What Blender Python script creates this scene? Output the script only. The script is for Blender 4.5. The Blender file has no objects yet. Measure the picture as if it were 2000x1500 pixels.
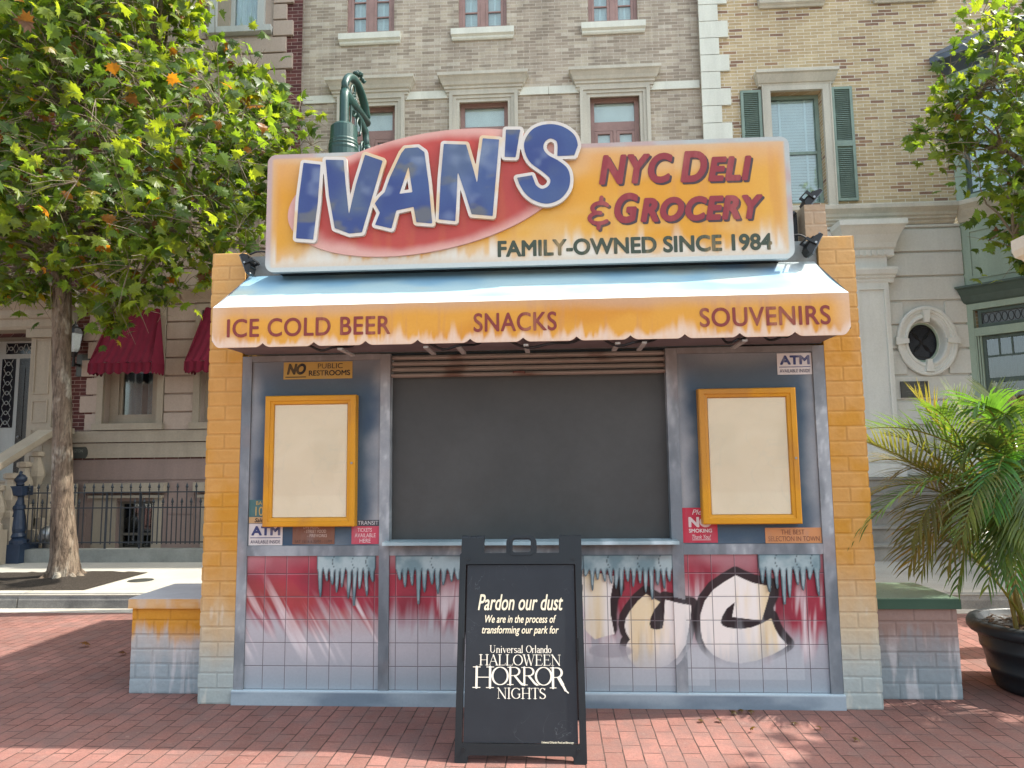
import bpy, bmesh, math, random
import numpy as np
from mathutils import Vector, Matrix

sc = bpy.context.scene
COL = sc.collection
random.seed(7)

# ------------------------------------------------------------------ camera
CAM = np.array([0.1793, -4.8, 1.569]); YAW, PITCH, ROLL, FPX = -0.05816, 0.10749, -0.01113, 1400.0
_fw = np.array([math.sin(YAW)*math.cos(PITCH), math.cos(YAW)*math.cos(PITCH), math.sin(PITCH)])
_r0 = np.array([math.cos(YAW), -math.sin(YAW), 0.0]); _u0 = np.cross(_r0, _fw)
_r = _r0*math.cos(ROLL) + _u0*math.sin(ROLL); _u = -_r0*math.sin(ROLL) + _u0*math.cos(ROLL)
cam = bpy.data.cameras.new('camera'); camo = bpy.data.objects.new('camera', cam); COL.objects.link(camo)
cam.sensor_width = 36.0; cam.lens = FPX/2000*36.0; cam.clip_end = 500; cam.clip_start = 0.05
camo.matrix_world = Matrix(((_r[0], _u[0], -_fw[0], CAM[0]), (_r[1], _u[1], -_fw[1], CAM[1]), (_r[2], _u[2], -_fw[2], CAM[2]), (0, 0, 0, 1)))
sc.camera = camo

# ------------------------------------------------------------------ light
SUN = Vector((0.744, 0.10, 1.0)).normalized()       # towards the sun
EL = math.asin(SUN.z); AZ = math.atan2(SUN.x, SUN.y)
world = bpy.data.worlds.new('World'); sc.world = world; world.use_nodes = True
wn = world.node_tree.nodes; sky = wn.new('ShaderNodeTexSky'); sky.sky_type = 'NISHITA'; sky.sun_disc = False
sky.sun_elevation = EL; sky.sun_rotation = AZ; sky.air_density = 1.0; sky.dust_density = 3.0; sky.ozone_density = 1.0
hs = wn.new('ShaderNodeHueSaturation'); hs.inputs['Saturation'].default_value = .62; world.node_tree.links.new(sky.outputs[0], hs.inputs['Color']); mt = wn.new('ShaderNodeMixRGB'); mt.blend_type = 'MULTIPLY'; mt.inputs[0].default_value = 1; mt.inputs[2].default_value = (1.0, 1.03, .98, 1); world.node_tree.links.new(hs.outputs[0], mt.inputs[1]); world.node_tree.links.new(mt.outputs[0], wn['Background'].inputs[0]); wn['Background'].inputs[1].default_value = 0.15
sun = bpy.data.lights.new('sun', 'SUN'); sun.energy = 2.7; sun.angle = math.radians(0.53); sun.color = (1.0, 0.94, 0.84)
suno = bpy.data.objects.new('sun', sun); COL.objects.link(suno); suno.rotation_euler = SUN.to_track_quat('Z', 'Y').to_euler(); suno.location = (20, 4, 30)
sc.view_settings.view_transform = 'Standard'; sc.view_settings.look = 'None'; sc.view_settings.exposure = 1.8; sc.view_settings.gamma = 1.0

# ------------------------------------------------------------------ helpers
def at(px, py, y):                      # where a sight line meets the upright plane at depth y
    d = _fw*FPX + _r*(px-1000) - _u*(py-750)
    return CAM + d*((y-CAM[1])/d[1])
def atx(px, py, x):
    d = _fw*FPX + _r*(px-1000) - _u*(py-750)
    return CAM + d*((x-CAM[0])/d[0])
def c8(r, g, b):
    return tuple((v/255/12.92 if v/255 <= .04045 else ((v/255+.055)/1.055)**2.4) for v in (r, g, b))

def origin(p):
    v = Vector((0, 0, 0))
    while p is not None: v += p.location; p = p.parent
    return v
def setp(o, label=None, cat=None, group=None, kind=None):
    if label: o['label'] = label
    if cat: o['category'] = cat
    if group: o['group'] = group
    if kind: o['kind'] = kind
    return o
def thing(name, label, cat, loc=(0, 0, 0), group=None):
    o = bpy.data.objects.new(name, None); COL.objects.link(o); o.location = loc; o.empty_display_size = .1
    return setp(o, label, cat, group)
def link(name, me, mat, parent=None, loc=None):
    if mat is not None:
        for m in (mat if isinstance(mat, (list, tuple)) else [mat]): me.materials.append(m)
    o = bpy.data.objects.new(name, me); COL.objects.link(o)
    if parent is not None: o.parent = parent
    if loc is not None: o.location = loc
    return o

class MB:
    def __init__(s, xf=None): s.v = []; s.f = []; s.c = []; s.xf = xf; s.mi = []; s.m = 0
    def pt(s, p):
        if s.xf is not None: p = s.xf @ Vector(p)
        s.v.append(tuple(p)); return len(s.v)-1
    def face(s, pts, col=None):
        s.f.append([s.pt(p) for p in pts]); s.mi.append(s.m)
        if col is not None: s.c += [col]*len(pts)
    def box(s, x0, x1, y0, y1, z0, z1, skip=''):
        i = [s.pt(p) for p in ((x0,y0,z0),(x1,y0,z0),(x1,y1,z0),(x0,y1,z0),(x0,y0,z1),(x1,y0,z1),(x1,y1,z1),(x0,y1,z1))]
        for k, q in (('f',(0,1,5,4)),('r',(1,2,6,5)),('b',(2,3,7,6)),('l',(3,0,4,7)),('t',(4,5,6,7)),('d',(3,2,1,0))):
            if k not in skip: s.f.append([i[j] for j in q]); s.mi.append(s.m)
    def frame(s, x0, x1, z0, z1, w, y0, y1, bottom=True):
        s.box(x0, x0+w, y0, y1, z0, z1); s.box(x1-w, x1, y0, y1, z0, z1)
        s.box(x0+w, x1-w, y0, y1, z1-w, z1)
        if bottom: s.box(x0+w, x1-w, y0, y1, z0, z0+w)
    def tube(s, path, rad, n=8, cap=True):
        P = [Vector(p) for p in path]; R = rad if hasattr(rad, '__len__') else [rad]*len(P)
        prev = None; rings = []
        for k, p in enumerate(P):
            d = (P[min(k+1, len(P)-1)]-P[max(k-1, 0)]).normalized()
            if prev is None:
                a = d.cross(Vector((0, 0, 1)))
                if a.length < .05: a = d.cross(Vector((1, 0, 0)))
            else: a = prev - d*prev.dot(d)
            a.normalize(); prev = a; b = d.cross(a)
            rings.append([s.pt(p + (a*math.cos(t)+b*math.sin(t))*R[k]) for t in [2*math.pi*j/n for j in range(n)]])
        for k in range(len(rings)-1):
            for j in range(n):
                s.f.append([rings[k][j], rings[k][(j+1) % n], rings[k+1][(j+1) % n], rings[k+1][j]]); s.mi.append(s.m)
        if cap:
            s.f.append(rings[0][::-1]); s.f.append(rings[-1]); s.mi += [s.m]*2
    def lathe(s, prof, c=(0, 0, 0), n=20):
        rings = [[s.pt((c[0]+r*math.cos(2*math.pi*j/n), c[1]+r*math.sin(2*math.pi*j/n), c[2]+z)) for j in range(n)] for r, z in prof]
        for k in range(len(rings)-1):
            for j in range(n):
                s.f.append([rings[k][j], rings[k][(j+1) % n], rings[k+1][(j+1) % n], rings[k+1][j]]); s.mi.append(s.m)
        s.f.append(rings[0][::-1]); s.f.append(rings[-1]); s.mi += [s.m]*2
    def prism(s, poly, y0, y1):         # poly in (x,z), front at y0
        a = [s.pt((x, y0, z)) for x, z in poly]; b = [s.pt((x, y1, z)) for x, z in poly]
        s.f.append(a); s.f.append(b[::-1]); n = len(poly)
        for i in range(n): s.f.append([a[i], b[i], b[(i+1) % n], a[(i+1) % n]])
        s.mi += [s.m]*(n+2)
    def wall(s, x0, x1, z0, z1, y, holes, depth=0.2):   # upright wall face with openings (x0,x1,z0,z1) and their reveals
        xs = sorted({x0, x1, *[h[0] for h in holes], *[h[1] for h in holes]}); zs = sorted({z0, z1, *[h[2] for h in holes], *[h[3] for h in holes]})
        for i in range(len(xs)-1):
            for j in range(len(zs)-1):
                cx, cz = (xs[i]+xs[i+1])/2, (zs[j]+zs[j+1])/2
                if any(h[0] < cx < h[1] and h[2] < cz < h[3] for h in holes): continue
                s.face([(xs[i], y, zs[j]), (xs[i+1], y, zs[j]), (xs[i+1], y, zs[j+1]), (xs[i], y, zs[j+1])])
        for a, b, c, d in holes:
            e = y+depth
            s.face([(a, y, c), (a, y, d), (a, e, d), (a, e, c)]); s.face([(b, y, c), (b, e, c), (b, e, d), (b, y, d)])
            s.face([(a, y, d), (b, y, d), (b, e, d), (a, e, d)]); s.face([(a, y, c), (a, e, c), (b, e, c), (b, y, c)])
    def cornice(s, x0, x1, yb, prof, ret=1.0):          # prof: (projection, z) bottom to top, returned at both ends
        for (d0, z0), (d1, z1) in zip(prof, prof[1:]):
            a0, b0, a1, b1 = x0-d0*ret, x1+d0*ret, x0-d1*ret, x1+d1*ret
            s.face([(a0, yb-d0, z0), (b0, yb-d0, z0), (b1, yb-d1, z1), (a1, yb-d1, z1)])
            s.face([(a0, yb, z0), (a0, yb-d0, z0), (a1, yb-d1, z1), (a1, yb, z1)])
            s.face([(b0, yb-d0, z0), (b0, yb, z0), (b1, yb, z1), (b1, yb-d1, z1)])
        d, z = prof[-1]; s.face([(x0-d*ret, yb-d, z), (x1+d*ret, yb-d, z), (x1+d*ret, yb, z), (x0-d*ret, yb, z)])
        d, z = prof[0]; s.face([(x0-d*ret, yb, z), (x1+d*ret, yb, z), (x1+d*ret, yb-d, z), (x0-d*ret, yb-d, z)])
    def build(s, name, mat, parent=None, loc=None, smooth=False, bevel=0):
        o0 = origin(parent) if parent is not None else Vector((0, 0, 0))
        if loc is not None: o0 = o0 + Vector(loc)
        me = bpy.data.meshes.new(name)
        me.from_pydata([(a-o0.x, b-o0.y, c-o0.z) for a, b, c in s.v], [], s.f)
        if any(s.mi): me.polygons.foreach_set('material_index', s.mi)
        if smooth: me.polygons.foreach_set('use_smooth', [True]*len(me.polygons))
        if s.c and len(s.c) == len(s.v):
            ca = me.color_attributes.new('Col', 'FLOAT_COLOR', 'POINT')
            ca.data.foreach_set('color', np.c_[np.array(s.c, dtype=np.float32), np.ones(len(s.c))].astype(np.float32).ravel())
        o = link(name, me, mat, parent, loc)
        if bevel:
            bv = o.modifiers.new('bevel', 'BEVEL'); bv.width = bevel; bv.segments = 2; bv.limit_method = 'ANGLE'
        return o
    def build_top(s, name, mat, loc, **k):              # a one-mesh thing with its origin at loc
        me = bpy.data.meshes.new(name); L = Vector(loc)
        o = s.build(name, mat, None, None, **k)
        o.data.transform(Matrix.Translation(-L)); o.location = L
        return o

# ---- numpy paint noise
def _h(i, j, s):
    n = (i*374761393 + j*668265263 + s*1442695041) & 0xffffffff
    n = ((n ^ (n >> 13))*1274126177) & 0xffffffff
    return ((n ^ (n >> 16)) & 0xffff)/65535.0
def vn(x, y, s=0):
    x = np.asarray(x, float); y = np.asarray(y, float)+0*x
    i = np.floor(x).astype(np.int64); j = np.floor(y).astype(np.int64); fx = x-i; fy = y-j
    fx = fx*fx*(3-2*fx); fy = fy*fy*(3-2*fy)
    return (_h(i, j, s)*(1-fx)+_h(i+1, j, s)*fx)*(1-fy) + (_h(i, j+1, s)*(1-fx)+_h(i+1, j+1, s)*fx)*fy
def fbm(x, y, o=4, s=0):
    t = 0; a = .5; w = 0
    for k in range(o): t = t+a*vn(x*2**k, y*2**k, s+k*17); w += a; a *= .5
    return t/w
def sm(a, b, x):
    t = np.clip((np.asarray(x, float)-a)/(b-a), 0, 1); return t*t*(3-2*t)
def mx(a, b, t):
    a = np.asarray(a, float); b = np.asarray(b, float); t = np.asarray(t, float)
    return a + (b-a)*t[..., None]
def spikes(x, z, z0, h, s=0, f=22):     # frost licking upwards from z0
    H = h*(.12 + 1.3*np.clip(vn(x*f, 0*x, s)*vn(x*f*2.3, 0*x, s+5)*1.6-.05, 0, 1)) + .01
    return sm(1.15, .25, (z-z0)/H)*(.75+.25*vn(x*90, z*9, s+3))

# ---- signed distances
def sd_segs(P, A, B):                   # distance of points to the nearest segment
    out = np.full(len(P), 1e9)
    for a, b in zip(A, B):
        d = b-a; L = d@d
        t = np.clip(((P-a)@d)/(L if L > 0 else 1), 0, 1)
        q = P-a-t[:, None]*d; out = np.minimum(out, (q*q).sum(1))
    return np.sqrt(out)
def inside(P, A, B):                    # even-odd
    c = np.zeros(len(P), bool)
    for a, b in zip(A, B):
        k = (a[1] > P[:, 1]) != (b[1] > P[:, 1])
        if abs(b[1]-a[1]) < 1e-12: continue
        c ^= k & (P[:, 0] < (b[0]-a[0])*(P[:, 1]-a[1])/(b[1]-a[1])+a[0])
    return c
def sd_poly(P, poly, holes=()):
    A = []; B = []
    for pl in (poly, *holes):
        q = np.array(pl, float); A.append(q); B.append(np.roll(q, -1, 0))
    A = np.concatenate(A); B = np.concatenate(B)
    d = sd_segs(P, A, B); d[inside(P, A, B)] *= -1
    return d
def iso(xs, zs, F, run=4):              # filled cells of F<0 and their contour pieces
    nz, nx = F.shape; I = F < 0; polys = []; segs = []
    cnt = I[:-1, :-1].astype(int)+I[:-1, 1:]+I[1:, 1:]+I[1:, :-1]
    for j in range(nz-1):
        i = 0; row = cnt[j]
        if not row.any(): continue
        while i < nx-1:
            n = row[i]
            if n == 4:
                k = i
                while k < nx-1 and row[k] == 4 and k-i < run: k += 1
                polys.append([(xs[i], zs[j]), (xs[k], zs[j]), (xs[k], zs[j+1]), (xs[i], zs[j+1])]); i = k; continue
            if n:
                cs = [(i, j), (i+1, j), (i+1, j+1), (i, j+1)]; pl = []; cut = []
                for q in range(4):
                    a = cs[q]; b = cs[(q+1) % 4]; fa = F[a[1], a[0]]; fb = F[b[1], b[0]]
                    if fa < 0: pl.append((xs[a[0]], zs[a[1]]))
                    if (fa < 0) != (fb < 0):
                        t = fa/(fa-fb); p = (xs[a[0]]+(xs[b[0]]-xs[a[0]])*t, zs[a[1]]+(zs[b[1]]-zs[a[1]])*t); pl.append(p); cut.append(p)
                if len(pl) > 2: polys.append(pl)
                if len(cut) == 2: segs.append(cut)
            i += 1
    return polys, segs
def sdf_part(name, fn, bb, res, y, thick, colfn, mat, parent, plane=None, run=4):
    xs = np.arange(bb[0]-3*res, bb[1]+3*res, res); zs = np.arange(bb[2]-3*res, bb[3]+3*res, res)
    X, Z = np.meshgrid(xs, zs); F = fn(np.c_[X.ravel(), Z.ravel()]).reshape(X.shape)
    polys, segs = iso(xs, zs, F, run); mb = MB()
    put = plane or (lambda x, z, d: (x, y+d, z))
    flat = np.array([p for pl in polys for p in pl]); cols = colfn(flat[:, 0], flat[:, 1]) if colfn else None
    k = 0
    for pl in polys:
        mb.f.append([mb.pt(put(p[0], p[1], 0)) for p in pl]); mb.mi.append(0)
    if cols is not None: mb.c = [tuple(c) for c in cols]
    if thick:
        for a, b in segs:
            mb.f.append([mb.pt(put(*a, 0)), mb.pt(put(*a, thick)), mb.pt(put(*b, thick)), mb.pt(put(*b, 0))]); mb.mi.append(0)
            if cols is not None:
                ca = tuple(colfn(np.array([a[0]]), np.array([a[1]]))[0]*.8); mb.c += [ca]*4
    return mb.build(name, mat, parent)

# ---- lettering from the built-in outline font
def text_geo(body, weight=0.0, shear=0.0, space=1.0):
    c = bpy.data.curves.new('tmp', 'FONT'); c.body = body; c.offset = weight; c.shear = shear; c.space_character = space; c.resolution_u = 5
    o = bpy.data.objects.new('tmp', c); COL.objects.link(o)
    me = bpy.data.meshes.new_from_object(o.evaluated_get(bpy.context.evaluated_depsgraph_get()))
    v = np.array([p.co[:2] for p in me.vertices]); f = [list(p.vertices) for p in me.polygons]
    n = {}
    for q in f:
        for a, b in zip(q, q[1:]+q[:1]): k = (min(a, b), max(a, b)); n[k] = n.get(k, 0)+1
    e = [k for k in n if n[k] == 1]
    bpy.data.objects.remove(o); bpy.data.curves.remove(c); bpy.data.meshes.remove(me)
    return v, f, e
def lettering(body, u0, u1, v0, v1, put, mat, parent, name='lettering', weight=0.0, shear=0.0, space=1.0, keep=None):
    """body may be a list of (text,u0,u1,v0,v1,weight,shear) when body is None-terminated"""
    items = body if isinstance(body, list) else [(body, u0, u1, v0, v1, weight, shear)]
    for t, a, b, c, d, w, sh in items:
        if w > .008:                    # bold: grow the outline evenly
            g = w*(d-c)*1.25; f = text_sdf(t, a+g, b-g, c+g, d-g, sh, space)
            o = sdf_part(name, lambda P: f(P)-g, (a, b, c, d), (d-c)/26, 0, 0, None, mat, parent, plane=lambda u, v, e: put(u, v), run=24); continue
        mb = MB(); v, f, e = text_geo(t, w, sh, space)
        lo = v.min(0); hi = v.max(0); q = (v-lo)/(hi-lo)
        for p in q: mb.pt(put(a+(b-a)*p[0], c+(d-c)*p[1]))
        for g in f: mb.f.append(list(g)); mb.mi.append(0)
        o = mb.build(name, mat, parent)
    return o
def text_sdf(body, u0, u1, v0, v1, shear=0.0, space=1.0):
    v, f, e = text_geo(body, 0, shear, space); lo = v.min(0); hi = v.max(0)
    q = (v-lo)/(hi-lo)*np.array([u1-u0, v1-v0])+np.array([u0, v0])
    A = q[[k[0] for k in e]]; B = q[[k[1] for k in e]]
    def fn(P):
        d = sd_segs(P, A, B); d[inside(P, A, B)] *= -1; return d
    return fn

# ------------------------------------------------------------------ materials
class NT:
    def __init__(s, name):
        s.m = bpy.data.materials.new(name); s.m.use_nodes = True; s.t = s.m.node_tree; s.n = s.t.nodes; s.b = s.n['Principled BSDF']
    def new(s, t, **k):
        n = s.n.new(t)
        for a, b in k.items(): setattr(n, a, b)
        return n
    def ln(s, a, b): s.t.links.new(a, b)
    def obj(s): return s.new('ShaderNodeTexCoord').outputs['Object']
    def noise(s, co, sc_, det=4, rough=.6, dist=0):
        n = s.new('ShaderNodeTexNoise'); s.ln(co, n.inputs['Vector']); n.inputs['Scale'].default_value = sc_; n.inputs['Detail'].default_value = det
        n.inputs['Roughness'].default_value = rough; n.inputs['Distortion'].default_value = dist; return n.outputs['Fac']
    def mapping(s, co, scale=(1, 1, 1), rot=(0, 0, 0), loc=(0, 0, 0)):
        n = s.new('ShaderNodeMapping'); s.ln(co, n.inputs['Vector']); n.inputs['Scale'].default_value = scale; n.inputs['Rotation'].default_value = rot; n.inputs['Location'].default_value = loc
        return n.outputs[0]
    def ramp(s, fac, stops, mode='LINEAR'):
        n = s.new('ShaderNodeValToRGB'); s.ln(fac, n.inputs[0]); r = n.color_ramp; r.interpolation = mode
        while len(r.elements) < len(stops): r.elements.new(.5)
        for e, (p, c) in zip(r.elements, stops): e.position = p; e.color = (*c, 1) if len(c) == 3 else c
        return n.outputs[0]
    def mix(s, f, a, b, mode='MIX'):
        n = s.new('ShaderNodeMixRGB', blend_type=mode)
        for i, v in ((0, f), (1, a), (2, b)):
            if isinstance(v, (int, float)): n.inputs[i].default_value = v
            elif isinstance(v, tuple): n.inputs[i].default_value = (*v, 1)
            else: s.ln(v, n.inputs[i])
        return n.outputs[0]
    def math(s, op, a, b=0.0, clamp=False):
        n = s.new('ShaderNodeMath', operation=op, use_clamp=clamp)
        for i, v in ((0, a), (1, b)):
            if isinstance(v, (int, float)): n.inputs[i].default_value = v
            else: s.ln(v, n.inputs[i])
        return n.outputs[0]
    def bump(s, h, strength=.3, dist=.01):
        n = s.new('ShaderNodeBump'); n.inputs['Strength'].default_value = strength; n.inputs['Distance'].default_value = dist
        s.ln(h, n.inputs['Height']); s.ln(n.outputs[0], s.b.inputs['Normal'])
    def fin(s, col, rough=.7, spec=.3, metal=0.0):
        if isinstance(col, tuple): s.b.inputs['Base Color'].default_value = (*col, 1)
        else: s.ln(col, s.b.inputs['Base Color'])
        if isinstance(rough, (int, float)): s.b.inputs['Roughness'].default_value = rough
        else: s.ln(rough, s.b.inputs['Roughness'])
        s.b.inputs['Specular IOR Level'].default_value = spec; s.b.inputs['Metallic'].default_value = metal
        return s.m

def mat_plain(name, col, rough=.7, var=.25, scale=4.0, bump=.15, spec=.3, metal=0.0, streak=False):
    n = NT(name); co = n.obj()
    c2 = n.mapping(co, (1, 1, .18)) if streak else co
    a = n.noise(c2, scale, 6, .65); f = n.noise(co, scale*14, 4, .7)
    dark = tuple(v*(1-var) for v in col); light = tuple(min(1, v*(1+var*.6)) for v in col)
    c = n.ramp(a, [(.3, dark), (.7, light)]); c = n.mix(.22, c, f, 'OVERLAY')
    if bump: n.bump(f, bump, .004)
    r = n.ramp(f, [(.3, (max(0, rough-.1),)*3), (.7, (min(1, rough+.1),)*3)])
    return n.fin(c, r, spec, metal)
def mat_attr(name, rough=.55, spec=.3, fine=.12, bump=.08):
    n = NT(name); co = n.obj(); at_ = n.new('ShaderNodeVertexColor', layer_name='Col').outputs[0]
    f = n.noise(co, 60, 5, .7); c = n.mix(fine, at_, f, 'OVERLAY'); n.bump(f, bump, .003)
    return n.fin(c, rough, spec)
def mat_brick(name, cols, mortar, bw, bh, ms=.006, bump=.5, weather=.25, swap=False, off=0.0, rough=.85, soft=.15, ground=False):
    n = NT(name); co = n.obj(); sp = n.new('ShaderNodeSeparateXYZ'); n.ln(co, sp.inputs[0]); cb = n.new('ShaderNodeCombineXYZ')
    if ground: n.ln(sp.outputs[1], cb.inputs[0]); n.ln(sp.outputs[0], cb.inputs[1])
    else: n.ln(n.math('ADD', sp.outputs[0], sp.outputs[1]), cb.inputs[0]); n.ln(sp.outputs[2], cb.inputs[1])
    wob = n.new('ShaderNodeTexNoise'); n.ln(co, wob.inputs['Vector']); wob.inputs['Scale'].default_value = 7.0; wob.inputs['Detail'].default_value = 2
    va = n.new('ShaderNodeVectorMath', operation='SCALE'); sub = n.new('ShaderNodeVectorMath', operation='SUBTRACT'); n.ln(wob.outputs['Color'], sub.inputs[0]); sub.inputs[1].default_value = (.5, .5, .5)
    n.ln(sub.outputs[0], va.inputs[0]); va.inputs['Scale'].default_value = ms*1.6
    ad = n.new('ShaderNodeVectorMath', operation='ADD'); n.ln(cb.outputs[0], ad.inputs[0]); n.ln(va.outputs[0], ad.inputs[1])
    b = n.new('ShaderNodeTexBrick'); n.ln(ad.outputs[0], b.inputs['Vector']); b.inputs['Scale'].default_value = 1; b.inputs['Brick Width'].default_value = bw; b.inputs['Row Height'].default_value = bh
    b.inputs['Mortar Size'].default_value = ms; b.inputs['Mortar Smooth'].default_value = soft; b.inputs['Color1'].default_value = (0, 0, 0, 1); b.inputs['Color2'].default_value = (1, 1, 1, 1); b.inputs['Mortar'].default_value = (.5, .5, .5, 1)
    b.offset = .5
    brick = n.ramp(b.outputs['Color'], cols, 'CONSTANT' if len(cols) > 3 else 'LINEAR')
    f = n.noise(co, 45, 5, .7); brick = n.mix(.35, brick, f, 'OVERLAY')
    c = n.mix(b.outputs['Fac'], brick, mortar)
    w = n.noise(n.mapping(co, (1, 1, .5)), .9, 6, .65); wr = n.ramp(w, [(.32, (1-weather,)*3), (.62, (1, 1, 1))]); c = n.mix(1.0, c, wr, 'MULTIPLY')
    if not ground:
        st_ = n.noise(n.mapping(co, (1, 1, .10)), 4.5, 5, .7); c = n.mix(1.0, c, n.ramp(st_, [(.36, (1-weather*.9,)*3), (.56, (1, 1, 1))]), 'MULTIPLY')
        ef = n.noise(co, 2.3, 6, .7); c = n.mix(n.ramp(ef, [(.58, (0, 0, 0)), (.74, (weather*1.2,)*3)]), c, mortar)
    if ground:
        d1 = n.noise(co, 4.2, 8, .75); c = n.mix(n.ramp(d1, [(.44, (0, 0, 0)), (.62, (.8,)*3)]), c, (.165, .10, .088)); g3 = n.noise(co, 120, 4, .8); c = n.mix(.5, c, g3, 'OVERLAY'); d2 = n.noise(co, 17, 6, .75); c = n.mix(n.ramp(d2, [(.60, (0, 0, 0)), (.74, (.5,)*3)]), c, (.40, .27, .22))
        sp3 = n.new('ShaderNodeTexVoronoi'); n.ln(co, sp3.inputs['Vector']); sp3.inputs['Scale'].default_value = 26; c = n.mix(n.ramp(sp3.outputs['Distance'], [(.05, (.7,)*3), (.10, (0, 0, 0))]), c, (.05, .035, .03))
    h = n.math('SUBTRACT', n.math('MULTIPLY', f, .25), b.outputs['Fac']); n.bump(h, bump, .012)
    return n.fin(c, rough, .25)
def mat_glass(name, tint=(.9, .95, .95), refl=.16):
    n = NT(name); n.n.remove(n.b); o = n.n['Material Output']
    t = n.new('ShaderNodeBsdfTransparent'); t.inputs[0].default_value = (*tint, 1); g = n.new('ShaderNodeBsdfGlossy'); g.inputs['Roughness'].default_value = .03
    lw = n.new('ShaderNodeLayerWeight'); lw.inputs[0].default_value = .25; m = n.new('ShaderNodeMixShader')
    n.ln(n.math('ADD', n.math('MULTIPLY', lw.outputs['Fresnel'], .8), refl*.4, True), m.inputs[0]); n.ln(t.outputs[0], m.inputs[1]); n.ln(g.outputs[0], m.inputs[2]); n.ln(m.outputs[0], o.inputs[0])
    return n.m
def mat_leaf(name, rough=.45, trans=.5, tint=(3.0, 2.7, .7)):
    n = NT(name); at_ = n.new('ShaderNodeVertexColor', layer_name='Col').outputs[0]
    f = n.noise(n.obj(), 30, 3, .6); c = n.mix(.3, at_, f, 'OVERLAY'); n.fin(c, rough, .4)
    tr = n.new('ShaderNodeBsdfTranslucent'); tc = n.mix(1.0, c, tint, 'MULTIPLY'); n.ln(tc, tr.inputs[0])
    m = n.new('ShaderNodeMixShader'); m.inputs[0].default_value = trans; o = n.n['Material Output']
    n.ln(n.b.outputs[0], m.inputs[1]); n.ln(tr.outputs[0], m.inputs[2]); n.ln(m.outputs[0], o.inputs[0])
    return n.m

M = {}
M['paint'] = mat_attr('airbrushed_paint', .55, .3); M['paint_gloss'] = mat_attr('sign_paint', .42, .35, .1)
M['awning'] = mat_attr('awning_paint', .5, .3, .06)
M['black_plastic'] = mat_plain('black_plastic', (.014, .018, .022), .45, .25, 6, .1, .4)
M['black_metal'] = mat_plain('black_metal', (.012, .013, .014), .4, .3, 9, .1, .4)
M['cable'] = mat_plain('black_cable', (.01, .01, .012), .5, .2, 9, 0, .4)
M['iron_green'] = mat_plain('green_iron', c8(27, 62, 57), .4, .25, 5, .12, .5)
M['iron_fence'] = mat_plain('fence_iron', c8(38, 44, 50), .5, .3, 8, .1, .4)
M['iron_blue'] = mat_plain('blue_iron', c8(38, 52, 72), .45, .3, 6, .1, .4)
M['stone_w'] = mat_plain('white_stone', c8(206, 208, 196), .8, .14, 3, .2, streak=True)
M['stone_g'] = mat_plain('grey_stone', c8(186, 182, 168), .8, .18, 3, .2, streak=True)
M['stone_t'] = mat_plain('tan_stone', c8(164, 149, 137), .85, .14, 2.2, .25, streak=True)
M['stone_l'] = mat_plain('limestone', c8(152, 142, 126), .85, .16, 2.5, .25, streak=True)
M['stone_p'] = mat_plain('pink_stone', c8(136, 118, 110), .85, .16, 2.2, .25, streak=True)
M['white_wall'] = mat_plain('white_painted_boards', c8(194, 197, 190), .6, .1, 2, .12, streak=True)
M['white_trim'] = mat_plain('white_trim', c8(202, 205, 198), .55, .1, 3, .1, streak=True)
M['green_trim'] = mat_plain('sage_trim', c8(146, 164, 148), .5, .14, 4, .1, streak=True)
M['green_dark'] = mat_plain('dark_green_trim', c8(74, 90, 84), .5, .2, 4, .1)
M['green_shutter'] = mat_plain('green_shutter', c8(124, 143, 132), .5, .18, 5, .1)
M['grey_trim'] = mat_plain('grey_trim', c8(172, 176, 172), .6, .14, 4, .1, streak=True)
M['wine'] = mat_plain('wine_window_paint', c8(150, 122, 115), .5, .18, 5, .1)
M['slate'] = mat_plain('slate_grey', c8(84, 94, 106), .6, .25, 4, .2)
M['dark_room'] = mat_plain('dark_interior', (.012, .012, .014), .9, .3, 3, 0)
M['blind'] = mat_plain('window_blind', c8(222, 234, 234), .7, .08, 3, 0)
M['curtain'] = mat_plain('net_curtain', c8(220, 230, 230), .8, .12, 5, 0, streak=True)
M['curtain_dim'] = mat_plain('dim_curtain', c8(120, 110, 106), .8, .35, 5, 0, streak=True)
M['frosted'] = mat_plain('pale_roller_blind', c8(226, 228, 220), .6, .1, 3, 0)
M['glass'] = mat_glass('window_glass'); M['glass_dark'] = mat_glass('dark_window_glass', (.55, .6, .62), .2)
M['red_cloth'] = mat_plain('red_awning_cloth', c8(100, 15, 40), .85, .2, 6, .2)
M['bronze'] = mat_plain('bronze_plaque', c8(74, 76, 72), .45, .25, 8, .15, .4, .3)
M['steel'] = mat_plain('worn_steel', c8(150, 152, 152), .35, .25, 8, .1, .5, .8)
M['brick_mid'] = mat_brick('grey_tan_brick', [(.0, c8(152, 140, 124)), (.22, c8(172, 160, 143)), (.5, c8(182, 171, 152)), (.78, c8(164, 151, 134)), (.92, c8(194, 185, 168))], c8(196, 188, 175), .225, .0580, .0045, .45, .22)
M['brick_tan'] = mat_brick('tan_brick', [(.0, c8(132, 104, 86)), (.09, c8(176, 156, 120)), (.45, c8(187, 168, 133)), (.75, c8(170, 149, 115)), (.955, c8(150, 120, 94))], c8(206, 200, 184), .228, .0575, .0055, .5, .12)
M['brick_red'] = mat_brick('dark_red_brick', [(0, c8(84, 50, 50)), (.5, c8(98, 60, 58)), (1, c8(112, 70, 66))], c8(168, 150, 142), .21, .066, .004, .5, .2)
M['brick_orange'] = mat_brick('orange_painted_brick', [(0, c8(196, 138, 62)), (.5, c8(206, 148, 70)), (1, c8(214, 156, 82))], c8(176, 124, 60), .26, .098, .006, .6, .15)

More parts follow.
